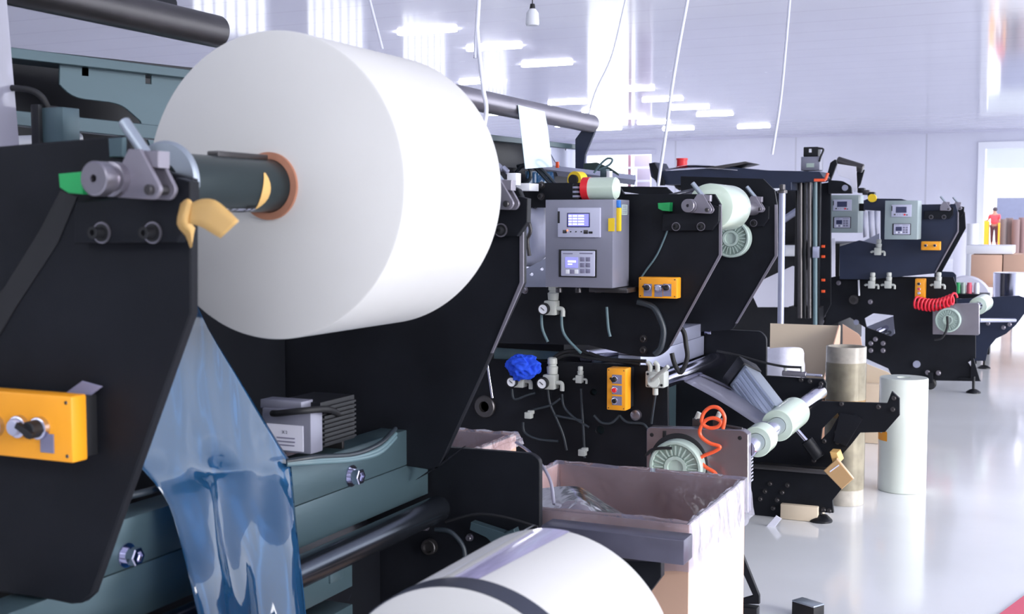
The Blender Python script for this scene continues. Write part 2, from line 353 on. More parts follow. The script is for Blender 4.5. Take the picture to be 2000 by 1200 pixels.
# cords hanging from the ceiling
def cord(pts, Y, r, label, group='cords hanging from the ceiling'):
    p = [P(a, b, Y=Y) for a, b in pts]; d = (p[0]-p[1]).normalized(); top = p[0]+d*((CZ-p[0].z)/max(d.z, .3)); top.z = CZ
    tag(tube('hanging_cord', [top]+p, r, LAMPW), label, 'cord', group)
cord([(935, 0), (932, 55), (938, 120), (944, 175), (950, 215), (943, 262)], 4.3, .0085, 'thick white hanging cord passing right behind the big film roll')
cord([(1343, 0), (1328, 80), (1312, 175), (1302, 250), (1285, 364)], 5.4, .0075, 'long white hanging cord ending at the second machine near the red spool')
cord([(1222, 0), (1208, 60), (1192, 118), (1163, 180), (1148, 232)], 6.5, .0055, 'thin white hanging cord slanting over the bright window reflection')
cord([(1543, -5), (1533, 110), (1524, 200), (1508, 302)], 9.0, .010, 'white hanging cord over the middle of the far machine')
cord([(722, 0), (735, 50), (747, 96)], 6.0, .008, 'short white hanging cord vanishing behind the top of the big film roll')
# pendant
c = P(1040, 50, Y=7)
t = thing('pendant_shade', 'small white hanging shade with a black cap above the second machine', 'lamp', c)
lathe('shade', c, c+Vector((0, 0, 1)), [(0, 0), (0, .036), (.01, .042), (.075, .038), (.1, .02), (.105, 0)], WHITE, t, 24)
tube('wire', [c+Vector((0, 0, .1)), c+Vector((0, 0, 1.5)), Vector((c.x, c.y, CZ))], .003, RUB, t)
lathe('cap', c+Vector((0, 0, .1)), c+Vector((0, 0, 1)), [(0, 0), (0, .018), (.03, .014), (.035, 0)], RUB, t, 16)

# ================================================================== common machine parts
AX = -1.335; AZ = 1.514
def loc_px(px, py, Y=1.5):
    p = P(px, py, Y=Y); k = P(200, 345, Y=1.45); return p.x-k.x, p.z-k.z
def chuck(parent, X, Z, YP, full=True, green=True):
    """latch, bracket and shaft end seated on an arm plate whose front is YP; X, Z = shaft axis"""
    def L(pts, Y=1.5): return [(X+a, Z+b) for a, b in (loc_px(q[0], q[1], Y) for q in pts)]
    prism('bracket', [L([(152, 392), (246, 385), (330, 386), (350, 345), (374, 352), (374, 425), (348, 468), (152, 470)], 1.535)], YP-.026, YP-.0015, 'Y', BLACK, parent)
    tri = rnd([(268, 290), (290, 290), (330, 366), (320, 385), (246, 380), (246, 335)], {2: 9, 3: 9})
    for y in (YP-.075, YP-.040): prism('latch_plate', [L(tri)], y, y+.008, 'Y', LATCH, parent)
    prism('latch_block', [L([(270, 291), (318, 293), (318, 322), (290, 322), (275, 310)])], YP-.067, YP-.040, 'Y', LATCH, parent)
    a = L([(241, 232)], 1.5)[0]; b = L([(287, 300)], 1.5)[0]
    rod('latch_handle', (a[0], YP-.055, a[1]), (b[0], YP-.055, b[1]), .0095, ALU, parent, 20)
    q = L([(311, 367)])[0]; lathe('latch_pin', (q[0], YP-.083, q[1]), (q[0], YP, q[1]), [(0, 0), (0, .006), (.002, .008), (.052, .008), (.052, 0)], BRONZE, parent, 16)
    for px in (192, 292):
        s = L([(px, 451)], 1.52)[0]
        lathe('washer', (s[0], YP-.0265, s[1]), (s[0], YP-.06, s[1]), [(0, 0), (0, .0175), (.003, .0175), (.003, 0)], STEEL, parent, 20)
        o = lathe('bolt', (s[0], YP-.028, s[1]), (s[0], YP-.06, s[1]), [(0, 0), (0, .0145), (.003, .0145), (.003, .0095), (.022, .0095), (.022, .005), (.016, .005), (.016, 0)], RUB, parent, 18)
    if green: 
        g = L([(132, 338), (176, 334), (176, 374), (150, 372), (134, 362)], 1.53)
        prism('guard_block', [g], YP-.045, YP-.0015, 'Y', GREENBLK, parent)
def shaft_end(parent, X, Z, YP):
    lathe('shaft_end', (X, YP-.125, Z), (X, YP, Z), [(.03, 0), (.03, .006), (0, .006), (0, .024), (.002, .0265), (.022, .0265), (.024, .021), (.034, .021), (.036, .027), (.052, .027), (.056, .018), (.11, .018)], STEEL, parent, 40)
def button_box(parent, px0, py0, px1, py1, Y, t, knobs, vertical=False, base=None, plates=True):
    """yellow push-button enclosure; knobs = [(px, py, kind)]"""
    o = boxpx('button_box', px0, py0, px1, py1, Y, t, YEL, parent, .004)
    x0, x1, z0, z1 = rect(px0, py0, px1, py1, Y)
    if base: box('box_base', x0+.004, x1-.004, Y+t, base, z0+.004, z1-.004, RUB, o, .002)
    s = min(x1-x0, z1-z0)
    for a, b, kind in knobs:
        p = P(a, b, Y=Y); r = s*.16
        if plates:
            q = (p.x-r*1.2, p.x+r*1.3, p.z-r*2.6, p.z+r*1.1) if not vertical else (p.x-r*.9, p.x+r*2.3, p.z-r*1.4, p.z+r*1.4)
            box('label_plate', q[0], q[1], Y-.0012, Y, q[2], q[3], KEY, o, 0)
        lathe('bezel_ring', (p.x, Y-r*.6, p.z), (p.x, Y, p.z), [(0, 0), (0, r*.9), (r*.1, r*1.05), (r*.6, r*1.1)], CHROME, o, 24)
        mk = {'k': RUB, 'r': RED, 'b': RUB, 'w': BEZ}[kind]
        if kind == 'k':
            bm = bmesh.new(); bm_lathe(bm, (p.x, Y-r*1.7, p.z), (p.x, Y, p.z), [(0, 0), (0, r*.7), (r*.1, r*.8), (r*1.1, r*.85)], 24)
            M = Matrix.Translation((p.x, 0, p.z)) @ Matrix.Rotation(math.radians(28), 4, 'Y') @ Matrix.Translation((-p.x, 0, -p.z))
            b2 = bmesh.new(); bm_box(b2, p.x-r*1.1, p.x+r*1.0, Y-r*2.2, Y-r*1.6, p.z-r*.3, p.z+r*.3, r*.08); b2.transform(M)
            me = bpy.data.meshes.new('x'); b2.to_mesh(me); b2.free(); bm.from_mesh(me); bpy.data.meshes.remove(me)
            finish(bm, 'knob', mk, o)
        else:
            lathe('push_button', (p.x, Y-r*1.1, p.z), (p.x, Y, p.z), [(0, 0), (0, r*.65), (r*.1, r*.75), (r, r*.75)], mk, o, 24)
    e = s*.1
    for sx in (x0+e, x1-e):
        for sz in (z0+e, z1-e):
            lathe('screw', (sx, Y-.001, sz), (sx, Y+.002, sz), [(0, 0), (0, s*.025), (.001, s*.03)], BRONZE, o, 10)
    return o
def control_panel(parent, px0, py0, px1, py1, Y, t, m, d1, d2, lit=True):
    """enclosure with an upper display unit and a lower keypad unit, rects in px"""
    o = boxpx('control_panel', px0, py0, px1, py1, Y, t, m, parent, .003)
    def sub(n, r, y, tt, mm, bev=.001): return boxpx(n, r[0], r[1], r[2], r[3], y, tt, mm, o, bev)
    def fr(r, a, b, c, d): w = r[2]-r[0]; h = r[3]-r[1]; return (r[0]+w*a, r[1]+h*b, r[0]+w*c, r[1]+h*d)
    sub('display_unit', d1, Y-.012, .014, BEZ, .003)
    sub('screen_bezel', fr(d1, .22, .17, .76, .66), Y-.0135, .002, SCRD)
    sub('screen', fr(d1, .25, .21, .73, .62), Y-.0145, .0015, SCRN if lit else SCRD, 0)
    if lit:
        x0, x1, z0, z1 = rect(*fr(d1, .26, .23, .72, .60), Y-.0145); bm = bmesh.new()
        for k in range(4):
            z = z1-(z1-z0)*(k+.5)/4; xa = x0
            for seg in range(3+k % 2):
                wd = (x1-x0)*(.16+.07*((k*3+seg) % 3)); 
                if xa+wd > x1: break
                bm_box(bm, xa, xa+wd, Y-.0152, Y-.0144, z-(z1-z0)*.07, z+(z1-z0)*.07); xa += wd+(x1-x0)*.05
        finish(bm, 'screen_text', SCRT, o, 0)
    sub('slot', fr(d1, .0, .12, .05, .52), Y-.0130, .002, RUB)
    sub('power_key', fr(d1, .12, .75, .21, .86), Y-.0140, .003, BRONZE)
    if lit: sub('indicator', fr(d1, .21, .74, .245, .79), Y-.0140, .003, LED)
    for k in range(3): sub('arrow_key', fr(d1, .29+.125*k, .79, .32+.125*k, .83), Y-.0135, .003, RUB)
    sub('start_key', fr(d1, .61, .75, .71, .88), Y-.0140, .003, RED if not lit else BRONZE)
    sub('stop_key', fr(d1, .73, .80, .82, .87), Y-.0140, .003, RUB)
    sub('keypad_frame', d2, Y-.004, .005, RUB, .001)
    k2 = fr(d2, .06, .04, .95, .96); sub('keypad_unit', k2, Y-.010, .008, BEZ, .003)
    s2 = fr(k2, .13, .26, .50, .66); sub('keypad_screen', s2, Y-.0115, .002, SCRN if lit else SCRD, 0)
    if lit: sub('readout', fr(s2, .2, .3, .85, .5), Y-.0122, .001, SCRT, 0); sub('readout', fr(s2, .2, .6, .55, .72), Y-.0122, .001, SCRT, 0)
    for r in range(3):
        for c in range(2): sub('key', fr(k2, .57+.17*c, .25+.23*r, .70+.17*c, .42+.23*r), Y-.0118, .003, KEY, .0006)
    for c in range(3): sub('menu_key', fr(k2, .14+.13*c, .74, .25+.13*c, .90), Y-.0118, .003, (WHITE, KEY, WHITE)[c], .0006)
    sub('maker_strip', fr(k2, .06, .09, .35, .13), Y-.0108, .001, KEY, 0); sub('maker_strip', fr(k2, .55, .08, .94, .13), Y-.0108, .001, KEY, 0)
    return o
def regulator(parent, px, py, Y, s=1.0, gauge=True, elbow=True):
    """air pressure regulator; (px, py) = gauge centre"""
    p = P(px, py, Y=Y); x, z = p.x, p.z
    bm = bmesh.new()
    bm_box(bm, x-.018*s, x+.03*s, Y, Y+.05*s, z-.026*s, z+.03*s, .005*s)
    bm_lathe(bm, (x+.012*s, Y+.025*s, z+.028*s), (x+.012*s, Y+.025*s, z+1), [(0, .012*s), (.004*s, .02*s), (.03*s, .022*s), (.034*s, .016*s), (.040*s, .016*s), (.042*s, .019*s), (.062*s, .018*s), (.066*s, .012*s), (.066*s, 0)], 20)
    o = finish(bm, 'air_regulator', WHITEP, parent)
    if gauge:
        lathe('gauge', (x-.012*s, Y-.022*s, z-.002*s), (x-.012*s, Y, z), [(.003*s, 0), (.003*s, .018*s), (0, .019*s), (0, .0225*s), (.02*s, .0225*s)], RUB, o, 24)
        lathe('gauge_dial', (x-.012*s, Y-.0205*s, z-.002*s), (x-.012*s, Y, z), [(0, 0), (0, .018*s), (.001, .018*s)], WHITE, o, 24)
        rod('needle', (x-.02*s, Y-.0222*s, z+.005*s), (x-.006*s, Y-.0222*s, z-.006*s), .0013*s, RUB, o, 6)
    if elbow:
        tube('elbow', [(x+.028*s, Y+.02, z), (x+.048*s, Y+.02, z), (x+.055*s, Y+.02, z-.008*s), (x+.055*s, Y+.02, z-.03*s)], .0085*s, WHITEP, o, 10, 4)
        tube('elbow', [(x-.018*s, Y+.02, z), (x-.036*s, Y+.02, z), (x-.042*s, Y+.02, z-.008*s)], .0085*s, WHITEP, o, 10, 4)
    return o
def brake(parent, px, py, Y, r, d=.06, name='brake'):
    p = P(px, py, Y=Y); bm = bmesh.new()
    bm_lathe(bm, p, p+Vector((0, 1, 0)), [(.012, 0), (.012, r*.28), (.004, r*.30), (.004, r*.42), (.014, r*.44), (.014, r*.84), (.0, r*.87), (0, r*.95), (.006, r), (d, r), (d, 0)], 56)
    for k in range(24):
        a = 2*math.pi*k/24; b2 = bmesh.new(); bm_box(b2, r*.46, r*.83, p.y+.004, p.y+.02, -r*.025, r*.025)
        b2.transform(Matrix.Translation((p.x, 0, p.z)) @ Matrix.Rotation(a, 4, 'Y')); me = bpy.data.meshes.new('x'); b2.to_mesh(me); b2.free(); bm.from_mesh(me); bpy.data.meshes.remove(me)
    return finish(bm, name, BRAKE, parent)
def roll_mesh(name, X, Z, y0, y1, R, ri, ms, parent=None, seg=96):
    """wound roll lying along Y: material 0 = end faces, 1 = outer surface"""
    bm = bmesh.new(); L = y1-y0
    bm_lathe(bm, (X, y0, Z), (X, y1, Z), [(0, ri), (0, R-.004)], seg, 0)
    bm_lathe(bm, (X, y0, Z), (X, y1, Z), [(0, R-.004), (.002, R-.001), (.006, R), (L-.006, R), (L-.002, R-.001), (L, R-.004)], seg, 1)
    bm_lathe(bm, (X, y0, Z), (X, y1, Z), [(L, R-.004), (L, ri), (0, ri)], seg, 0)
    return finish(bm, name, ms, parent, 40)
# ================================================================== machine one (nearest)
Y1, Y1F = 1.56, 2.868
RXF = -1.60
m1 = thing('film_slitting_machine', 'nearest black film slitting machine, cut by the left edge, carrying the huge film roll', 'machine', (-1.9, 2.2, 0), 'black film slitting machines')
NA = [(-90, 300), (0, 289), (210, 271), (238, 268), (240, 315), (350, 345), (370, 352), (370, 612), (176, 1160), (158, 1176), (138, 1178), (100, 1170), (0, 1155), (-90, 1143)]
pl('arm_plate', NA, Y1, .02, BLACK, m1, bev=.0025)
pl('groove_shade_strip', [(118, 372), (150, 385), (112, 475), (30, 600), (-40, 720), (-90, 720), (-90, 680), (10, 560), (78, 450)], Y1-.002, .002, RUB, m1, bev=.0005)  # thin dark strip laid on the plate paints the shade of a groove
FA = rnd([(560, 330), (960, 345), (1012, 372), (1021, 392), (1021, 552), (858, 908), (845, 917), (775, 906), (765, 915), (762, 885), (740, 880), (400, 880), (400, 600), (560, 560)], {5: 8, 6: 8})
pl('arm_plate', FA, Y1F, .02, BLACK, m1, bev=.003)
pl('worn_edge_glint', [(1015, 392), (1022, 392), (1022, 553), (962, 690), (958, 690), (1015, 552)], Y1F-.004, .004, LATCH, m1, bev=.0005)  # pale strip: worn edge metal, with the edge's reflection put into its colour
chuck(m1, AX, AZ, Y1); chuck(m1, AX, P(200+0, 345, Y=1.45).z-.008, Y1F, green=False)
pl('spacer_block', [(212, 272), (238, 270), (238, 305), (214, 305)], Y1-.012, .0105, TEAL, m1)
# rails running between the plates
zt = P(590, 905, X=RXF).z; zs = P(668, 957, X=RXF).z; zb = P(707, 1020, X=RXF).z
box('upper_beam', RXF-.08, RXF, 1.585, 2.22, zs+.002, zt, TEAL, m1, .002)
box('upper_beam', RXF-.08, RXF, 2.224, 2.99, zs+.002, zt, TEAL, m1, .002)
box('middle_beam', RXF-.08, RXF, 1.3, 2.99, zb, zs, TEAL, m1, .002)
def xbolt(parent, px, py, X, r=.014, L=.03):
    p = P(px, py, X=X); bm = bmesh.new()
    bm_lathe(bm, p, p+Vector((1, 0, 0)), [(-.002, 0), (-.002, r*1.3), (.003, r*1.3), (.003, r*.85), (.012, r*.85)], 24)
    bm_lathe(bm, p+Vector((.012, 0, 0)), p+Vector((1, 0, 0)), [(0, r*.8), (0, r), (.016, r), (.018, r*.88), (.018, r*.6), (.013, r*.55), (.013, 0)], 6)
    return finish(bm, 'hex_bolt', CHROME, parent, 25)
xbolt(m1, 247, 1085, RXF, .018); xbolt(m1, 686, 930, RXF, .021)
RTX = -1.54; zr = P(722, 1055, X=RTX).z
rod('guide_roller', (RTX, 1.3, zr), (RTX, P(858, 1000, X=RTX).y, zr), .036, DKCH, m1, 48)
for (a, b) in ((1105, 1150), (1185, 1240)):
    z1_, z0_ = P(680, a, X=-1.62).z, P(680, b, X=-1.62).z
    box('slotted_beam', -1.7, -1.62, 1.3, 2.62, z0_, z1_, TEAL, m1, .002)
box('beam_joint', -1.66, -1.615, P(655, 1120, X=-1.62).y-.03, P(655, 1120, X=-1.62).y+.03, P(655, 1135, X=-1.62).z, P(655, 1090, X=-1.62).z, TEAL, m1)
# body, back sheet, frame plates
box('body_panel', -2.9, -1.98, 1.62, 2.86, .12, 1.30, BLACK2, m1, .004)
FP = rnd([(800, 872), (880, 876), (1038, 888), (1053, 900), (1053, 1240), (700, 1300), (690, 1000)], {2: 8, 3: 8})
pl('frame_plate', FP, 3.0, .02, BLACK, m1, bev=.002)
pl('frame_plate', [(-400, 1300), (300, 1330), (300, 1500), (-400, 1500)], Y1, .02, BLACK, m1)
box('base_sill', -2.6, -1.2, 1.56, 3.02, 0, .10, BLACK2, m1, .004)
box('dark_panel', -1.98, -1.75, 1.62, 2.98, .10, .60, BLACK2, m1, .003)
lathe('bearing_cap', P(840, 1068, Y=2.99), P(840, 1068, Y=2.99)+Vector((0, -1, 0)), [(-.005, 0), (-.005, .022), (.012, .022), (.014, .02), (.014, .015), (.006, .013), (.006, 0)], BRONZE, m1, 32)
for q in ((832, 1030), (806, 1038), (918, 1050)): bolt(m1, q[0], q[1], 2.998, .008, .014, STEEL)
tubepx('cable', [(870, 1020), (930, 1005), (990, 1012), (1050, 1030)], 2.95, .004, RUB, m1)
tubepx('cable', [(850, 1035), (880, 1040), (905, 1070), (908, 1110)], 2.93, .007, HOSE, m1)
pl('slide_clamp', [(920, 1022), (985, 1043), (1003, 1035), (1008, 1052), (975, 1075), (950, 1050), (918, 1035)], 2.96, .03, TEAL, m1)
# drive motor on the rail
mo = boxpx('motor', 512, 800, 607, 884, 2.36, .05, ENCL, m1, .003)
x0, x1, z0, z1 = rect(512, 800, 607, 884, 2.36)
bm = bmesh.new(); bm_box(bm, x0+.012, x1-.006, 2.41, 2.56, z0+.006, z1+.012)
for k in range(9):
    z = z0+.012+k*(z1-z0)/9.5; bm_box(bm, x1-.006, x1+.002, 2.415, 2.555, z, z+.005)
finish(bm, 'motor_fins', BLACK2, mo, 0)
boxpx('motor_flange', 585, 775, 668, 880, 2.56, .012, BRONZE, mo, .003)
boxpx('motor_cap', 508, 783, 588, 801, 2.37, .05, ENCL, mo, .002)
boxpx('rating_label', 520, 830, 592, 880, 2.3585, .0015, PAPER, mo, 0)
def text(name, s, p, size, m, parent, rot=0):
    cu = bpy.data.curves.new('t', 'FONT'); cu.body = s; cu.size = size; cu.extrude = .0002; cu.align_x = 'CENTER'; cu.align_y = 'CENTER'
    o = bpy.data.objects.new('t', cu); COL.objects.link(o); dg = bpy.context.evaluated_depsgraph_get(); me = bpy.data.meshes.new_from_object(o.evaluated_get(dg))
    bpy.data.objects.remove(o); bpy.data.curves.remove(cu)
    me.transform(Matrix.Translation(p) @ Matrix.Rotation(math.radians(90), 4, 'X')); return _link(name, me, m, parent)
text('label_text', 'X 2', P(556, 845, Y=2.357), .010, NAVY, mo)
for k, w in enumerate((.05, .052, .048)):
    p = P(558, 856+k*7, Y=2.357); box('label_line', p.x-w/2, p.x+w/2, 2.3565, 2.3585, p.z-.0012, p.z+.0012, KEY, mo, 0)
tubepx('motor_cable', [(533, 808, 2.35), (545, 808, 2.33), (590, 803, 2.33), (640, 800, 2.40), (665, 812, 2.52)], 2.34, .008, RUB, mo)
for k, dy in enumerate((0, 10, 17)):
    tubepx('cable', [(560, 902+dy*.3, 2.24), (620, 893+dy*.6, 2.3), (690, 888+dy*.6, 2.42), (740, 868+dy, 2.56), (772, 838+dy, 2.72)], 2.4, .006, HOSEG if k else HOSE, m1)
tube('cable', [P(190, 985, X=-1.59), P(240, 972, X=-1.59), P(290, 960, X=-1.59), P(318, 950, X=-1.592)], .007, HOSE, m1)
# yellow button box on the near arm
button_box(m1, -120, 765, 140, 892, 1.497, .035, [(-95, 835, 'k'), (-8, 832, 'k'), (80, 836, 'k'), (40, 833, 'w')], base=1.5595, plates=False)
bx = P(93, 862, Y=1.4965); box('label_plate', bx.x-.014, bx.x+.014, 1.4945, 1.4965, bx.z-.019, bx.z+.012, KEY, m1, 0)
pl('label_tab', [(130, 768), (160, 746), (196, 756), (175, 772)], 1.545, .003, KEY, m1)
# hood roller, hood and cross bar at the upper left
HX = -2.2
p = P(432, 75, X=HX); zr1 = P(240, 32, X=HX).z
rod('hood_roller', (HX, 1.0, P(380, 52, X=HX).z), (HX, 2.87, P(380, 52, X=HX).z), .045, BRONZE, m1, 40)
box('hood_rail', HX-.10, HX-.04, 1.0, 2.75, P(330, 22, X=HX).z, P(330, 22, X=HX).z+.05, BLACK, m1, .01)
pl('hood_bracket', [(345, 30), (430, 52), (432, 78), (345, 62)], 2.87, .015, BLACK, m1)
xl('hood_flange', [(-200, 75), (20, 93), (440, 146), (440, 160), (20, 112), (-200, 95)], -2.30, .10, TEAL, m1)
xl('hood_panel', rnd([(118, 126), (440, 160), (440, 300), (300, 300), (275, 236), (240, 205), (215, 199), (140, 190), (118, 165)], {5: 14, 7: 25}), -2.33, .006, TEAL, m1, holes=[[(160, 130), (173, 131), (173, 149), (160, 148)], [(284, 146), (297, 147), (297, 165), (284, 164)]])
xl('hood_back', [(-200, 70), (440, 140), (440, 330), (-200, 330)], -2.55, .02, BLACK2, m1)
xl('cross_bar', [(-200, 195), (0, 214), (440, 260), (440, 285), (0, 240), (-200, 228)], -2.12, .03, TEAL, m1)
xb = boxpx('sensor_box', 72, 210, 123, 278, 2.02, .05, TEAL, m1, .002); boxpx('sensor_mount', 60, 204, 76, 285, 2.01, .06, BLACK2, xb)
tubepx('sensor_cable', [(-10, 171, 2.0), (40, 173, 2.0), (65, 178, 2.01), (82, 190, 2.02), (92, 208, 2.03)], 2.0, .007, RUB, xb)
xl('guide_web', [(-60, -60), (8, -60), (38, 290), (-60, 300)], -2.08, .001, WEBL, m1, bev=.0002)
tubepx('red_lead', [(-5, 195, 2.0), (10, 203, 2.0), (22, 215, 2.0)], 2.0, .005, RED, m1)
rod('white_rod', P(-40, 280, Y=2.1), P(160, 272, Y=2.3), .014, WHITE, m1)
# lower stainless bar and its carriage
Xa, Xb = P(1057, 1040, Y=2.82).x, P(1336, 1070, Y=2.82).x; za = P(1195, 1041, Y=2.82).z; zc = P(1195, 1089, Y=2.82).z
bar = box('support_bar', Xa, Xb, 2.82, 2.895, zc, za, BARM, m1, .003)
pl('carriage', [(1085, 1092), (1290, 1100), (1290, 1128), (1262, 1165), (1200, 1180), (1085, 1150)], 2.90, .03, BLACK, m1)
rod('carriage_pin', P(1230, 1150, Y=2.86), P(1262, 1165, Y=2.95), .02, CHROME, m1)
box('foot_beam', P(1040, 1200, Y=2.9).x, P(1500, 1200, Y=2.9).x-.1, 2.9, 2.96, .34, .40, BLACK, m1)

# ---- the huge roll and its shaft
sh = thing('air_shaft', 'dark green winding shaft through the huge roll, held by the near arm', 'shaft', (AX, 1.7, AZ), 'winding shafts')
shaft_end(sh, AX, AZ, Y1)
lathe('shaft_body', (AX, 1.60, AZ), (AX, 2.84, AZ), [(0, 0), (0, .045), (.003, .048), (1.22, .048), (1.22, 0)], SHAFT, sh, 64)
rod('journal', (AX, 1.54, AZ), (AX, 1.60, AZ), .022, STEEL, sh)
lathe('shaft_collar', (AX, 1.592, AZ), (AX, 1.7, AZ), [(0, .03), (0, .062), (.004, .066), (.010, .066), (.012, .05)], ALU, sh, 48)
box('shaft_key', AX-.012, AX+.012, 1.72, 1.865, AZ+.045, AZ+.056, BRONZE, sh, .002)
def on_shaft(name, y0, y1, a0, a1, m, r=.0487, taper=False):
    bm = bmesh.new(); N = 8
    vs = [[bm.verts.new((AX+r*math.sin(math.radians(a0+(a1-a0)*i/N)), y0+(y1-y0)*(t if not taper else (.5+(t-.5)*math.sin(math.pi*(i+.6)/(N+1)))), AZ+r*math.cos(math.radians(a0+(a1-a0)*i/N)))) for i in range(N+1)] for t in (0, 1)]
    for i in range(N): bm.faces.new([vs[0][i], vs[0][i+1], vs[1][i+1], vs[1][i]])
    finish(bm, name, m, sh)
on_shaft('paper_scrap', 1.775, 1.80, 95+45, 200, RUB)
on_shaft('tan_mark', 1.795, 1.82, 65, 150, TAPE, .0493, True)
for y, w in ((1.725, .006), (1.742, .01), (1.758, .022), (1.785, .01), (1.80, .008)):
    for a in (150, 156): on_shaft('printed_mark', y, y+w, a, a+3.4, BEZ, .0494)
R1 = .283; YA0, YA1 = 1.885, 2.29
big = thing('film_roll', 'huge frosted clear film roll with a brown core on the nearest machine', 'film roll', (AX, 2.08, AZ-R1), 'film rolls on shafts')
roll_mesh('wound_film', AX, AZ, YA0, YA1, R1, .06, [ROLLF, ROLLS], big, 160)
lathe('paper_core', (AX, YA0-.006, AZ), (AX, YA1, AZ), [(0, .049), (0, .062), (.41, .062), (.41, .049), (0, .049)], CORE, big, 64)
# film web leaving the roll: down to the beam edge, then over it
WX = -1.575
rowsY = []
L_ = [(360, 560, -1.60), (330, 640, -1.60), (300, 760, -1.59), (268, 890, WX), (300, 942, WX+.005), (330, 988, WX+.03), (352, 1060, WX+.06), (372, 1140, WX+.10), (392, 1225, WX+.12)]
R_ = [(372, 560, -1.60), (406, 640, -1.60), (474, 752, -1.59), (545, 868, WX), (566, 903, WX+.012), (572, 950, WX+.02), (580, 1040, WX+.08), (590, 1130, WX+.10), (600, 1225, WX+.12)]
for k, (a, b) in enumerate(zip(L_, R_)):
    pa = P(a[0], a[1], X=a[2]); pb = P(b[0], b[1], X=b[2]); row = []
    for j in range(9):
        t = j/8; q = pa.lerp(pb, t)
        if k >= 4:
            q.x += .020*math.sin(t*math.pi)*(math.sin(t*7.5+.7)+.5*math.sin(t*17+k*.8))*min(1, (k-3)*.6)
            if k == 5: q.z += .03*math.sin(t*math.pi)
        row.append(q)
    rowsY.append(row)
sheet('film_web', rowsY, FILMB, big, t=.0004, sub=3)
# tan tape flag stuck on the arm corner
tp = thing('adhesive_tape_flag', 'tan masking tape flag sticking out from the near arm corner below the shaft', 'tape', P(400, 440, Y=1.53))
sheet('flag', [[P(375, 397, Y=1.50), P(395, 389, Y=1.49), P(420, 391, Y=1.48), P(445, 410, Y=1.475), P(467, 432, Y=1.47)], [P(366, 436, Y=1.50), P(382, 440, Y=1.49), P(398, 446, Y=1.48), P(414, 456, Y=1.475), P(431, 466, Y=1.47)]], TAPE, tp, .0008, 3)
sheet('crumple', [[P(352, 398, Y=1.52), P(366, 388, Y=1.50), P(377, 396, Y=1.50)], [P(345, 438, Y=1.51), P(358, 432, Y=1.49), P(372, 430, Y=1.50)], [P(362, 462, Y=1.525), P(372, 455, Y=1.50), P(381, 445, Y=1.51)], [P(371, 485, Y=1.53), P(375, 480, Y=1.51), P(380, 450, Y=1.52)]], TAPE, tp, .0008, 3)

# ---- wrapped roll at the bottom edge
bx_, bz_, br_ = -.80, .69, .222
br = thing('film_roll', 'white wrapped film roll with a charcoal end band at the bottom edge', 'film roll', (bx_, 1.75, bz_-br_), 'film rolls on shafts')
roll_mesh('wound_film', bx_, bz_, 1.584, 1.965, br_, .05, [ROLLF, WRAP], br, 128)
lathe('end_band', (bx_, 1.586, bz_), (bx_, 2, bz_), [(.001, br_-.004), (0, br_+.001), (.048, br_+.0012), (.049, br_-.001)], BAND, br, 128)
bm = bmesh.new(); N = 10
vs = [[bm.verts.new((bx_+(br_+.0015+.006*i/N)*math.sin(math.radians(-14+5*i/N)), y, bz_+(br_+.0015+.006*i/N)*math.cos(math.radians(-14+5*i/N)))) for i in range(N+1)] for y in (1.63, 1.96)]
for i in range(N): bm.faces.new([vs[0][i], vs[0][i+1], vs[1][i+1], vs[1][i]])
finish(bm, 'loose_film_edge', WHITE, br)
bm = bmesh.new(); N = 8
vs = [[bm.verts.new((bx_+(br_+.0008)*math.sin(math.radians(-8.5+(16 if y > 1.8 else 11)*i/N)), y, bz_+(br_+.0008)*math.cos(math.radians(-8.5+(16 if y > 1.8 else 11)*i/N)))) for i in range(N+1)] for y in (1.632, 1.962)]
for i in range(N): bm.faces.new([vs[0][i], vs[0][i+1], vs[1][i+1], vs[1][i]])
finish(bm, 'overlap_strip', mat('lavender film overlap', (176, 170, 206), .25, coat=.6, var=.12, vscale=30, stretch=(6, .6, 1)), br)
rod('core_stub', (bx_, 1.54, bz_), (bx_, 2.0, bz_), .048, SHAFT, br)
# ================================================================== machine two (middle)
Y2, Y2F = 4.83, 5.865
m2 = thing('film_slitting_machine', 'middle black film slitting machine with the steel control panel and blue lit screens', 'machine', (-1.9, 5.3, 0), 'black film slitting machines')
A2 = rnd([(1022, 374), (1038, 358), (1205, 358), (1218, 380), (1395, 380), (1407, 400), (1408, 498), (1303, 684), (1285, 697), (1245, 697), (1150, 674), (860, 668), (860, 562), (1150, 562), (1150, 405), (1022, 405)], {7: 10, 8: 10, 9: 20})
pl('arm_plate', A2, Y2, .02, BLACK, m2)
pl('worn_edge_glint', [(1404, 400), (1409, 400), (1409, 499), (1312, 676), (1308, 676), (1404, 498)], Y2-.004, .004, LATCH, m2, bev=.0005)
pl('arm_plate', rnd([(1330, 345), (1490, 350), (1512, 372), (1517, 400), (1517, 500), (1430, 644), (1330, 650)], {5: 6}), Y2F, .02, BLACK, m2)
pl('worn_edge_glint', [(1513, 400), (1518, 400), (1518, 501), (1440, 632), (1436, 632), (1513, 500)], Y2F-.004, .004, LATCH, m2, bev=.0005)
pk = P(1345, 402, Y=Y2-.11); chuck(m2, pk.x, pk.z, Y2)
p2f = P(1490-36, 402, Y=Y2F-.1); chuck(m2, p2f.x, p2f.z, Y2F, green=False)
for q in ((1257, 662), (1257, 684), (1058, 362), (1057, 384)): bolt(m2, q[0], q[1], Y2, .012, .016, BRONZE)
pl('top_plate', [(1160, 364), (1300, 366), (1322, 386), (1160, 386)], 5.3, .02, BLACK, m2)
pl('pale_strip', [(1170, 373), (1215, 375), (1255, 381), (1170, 383)], 5.28, .004, PAPER, m2)
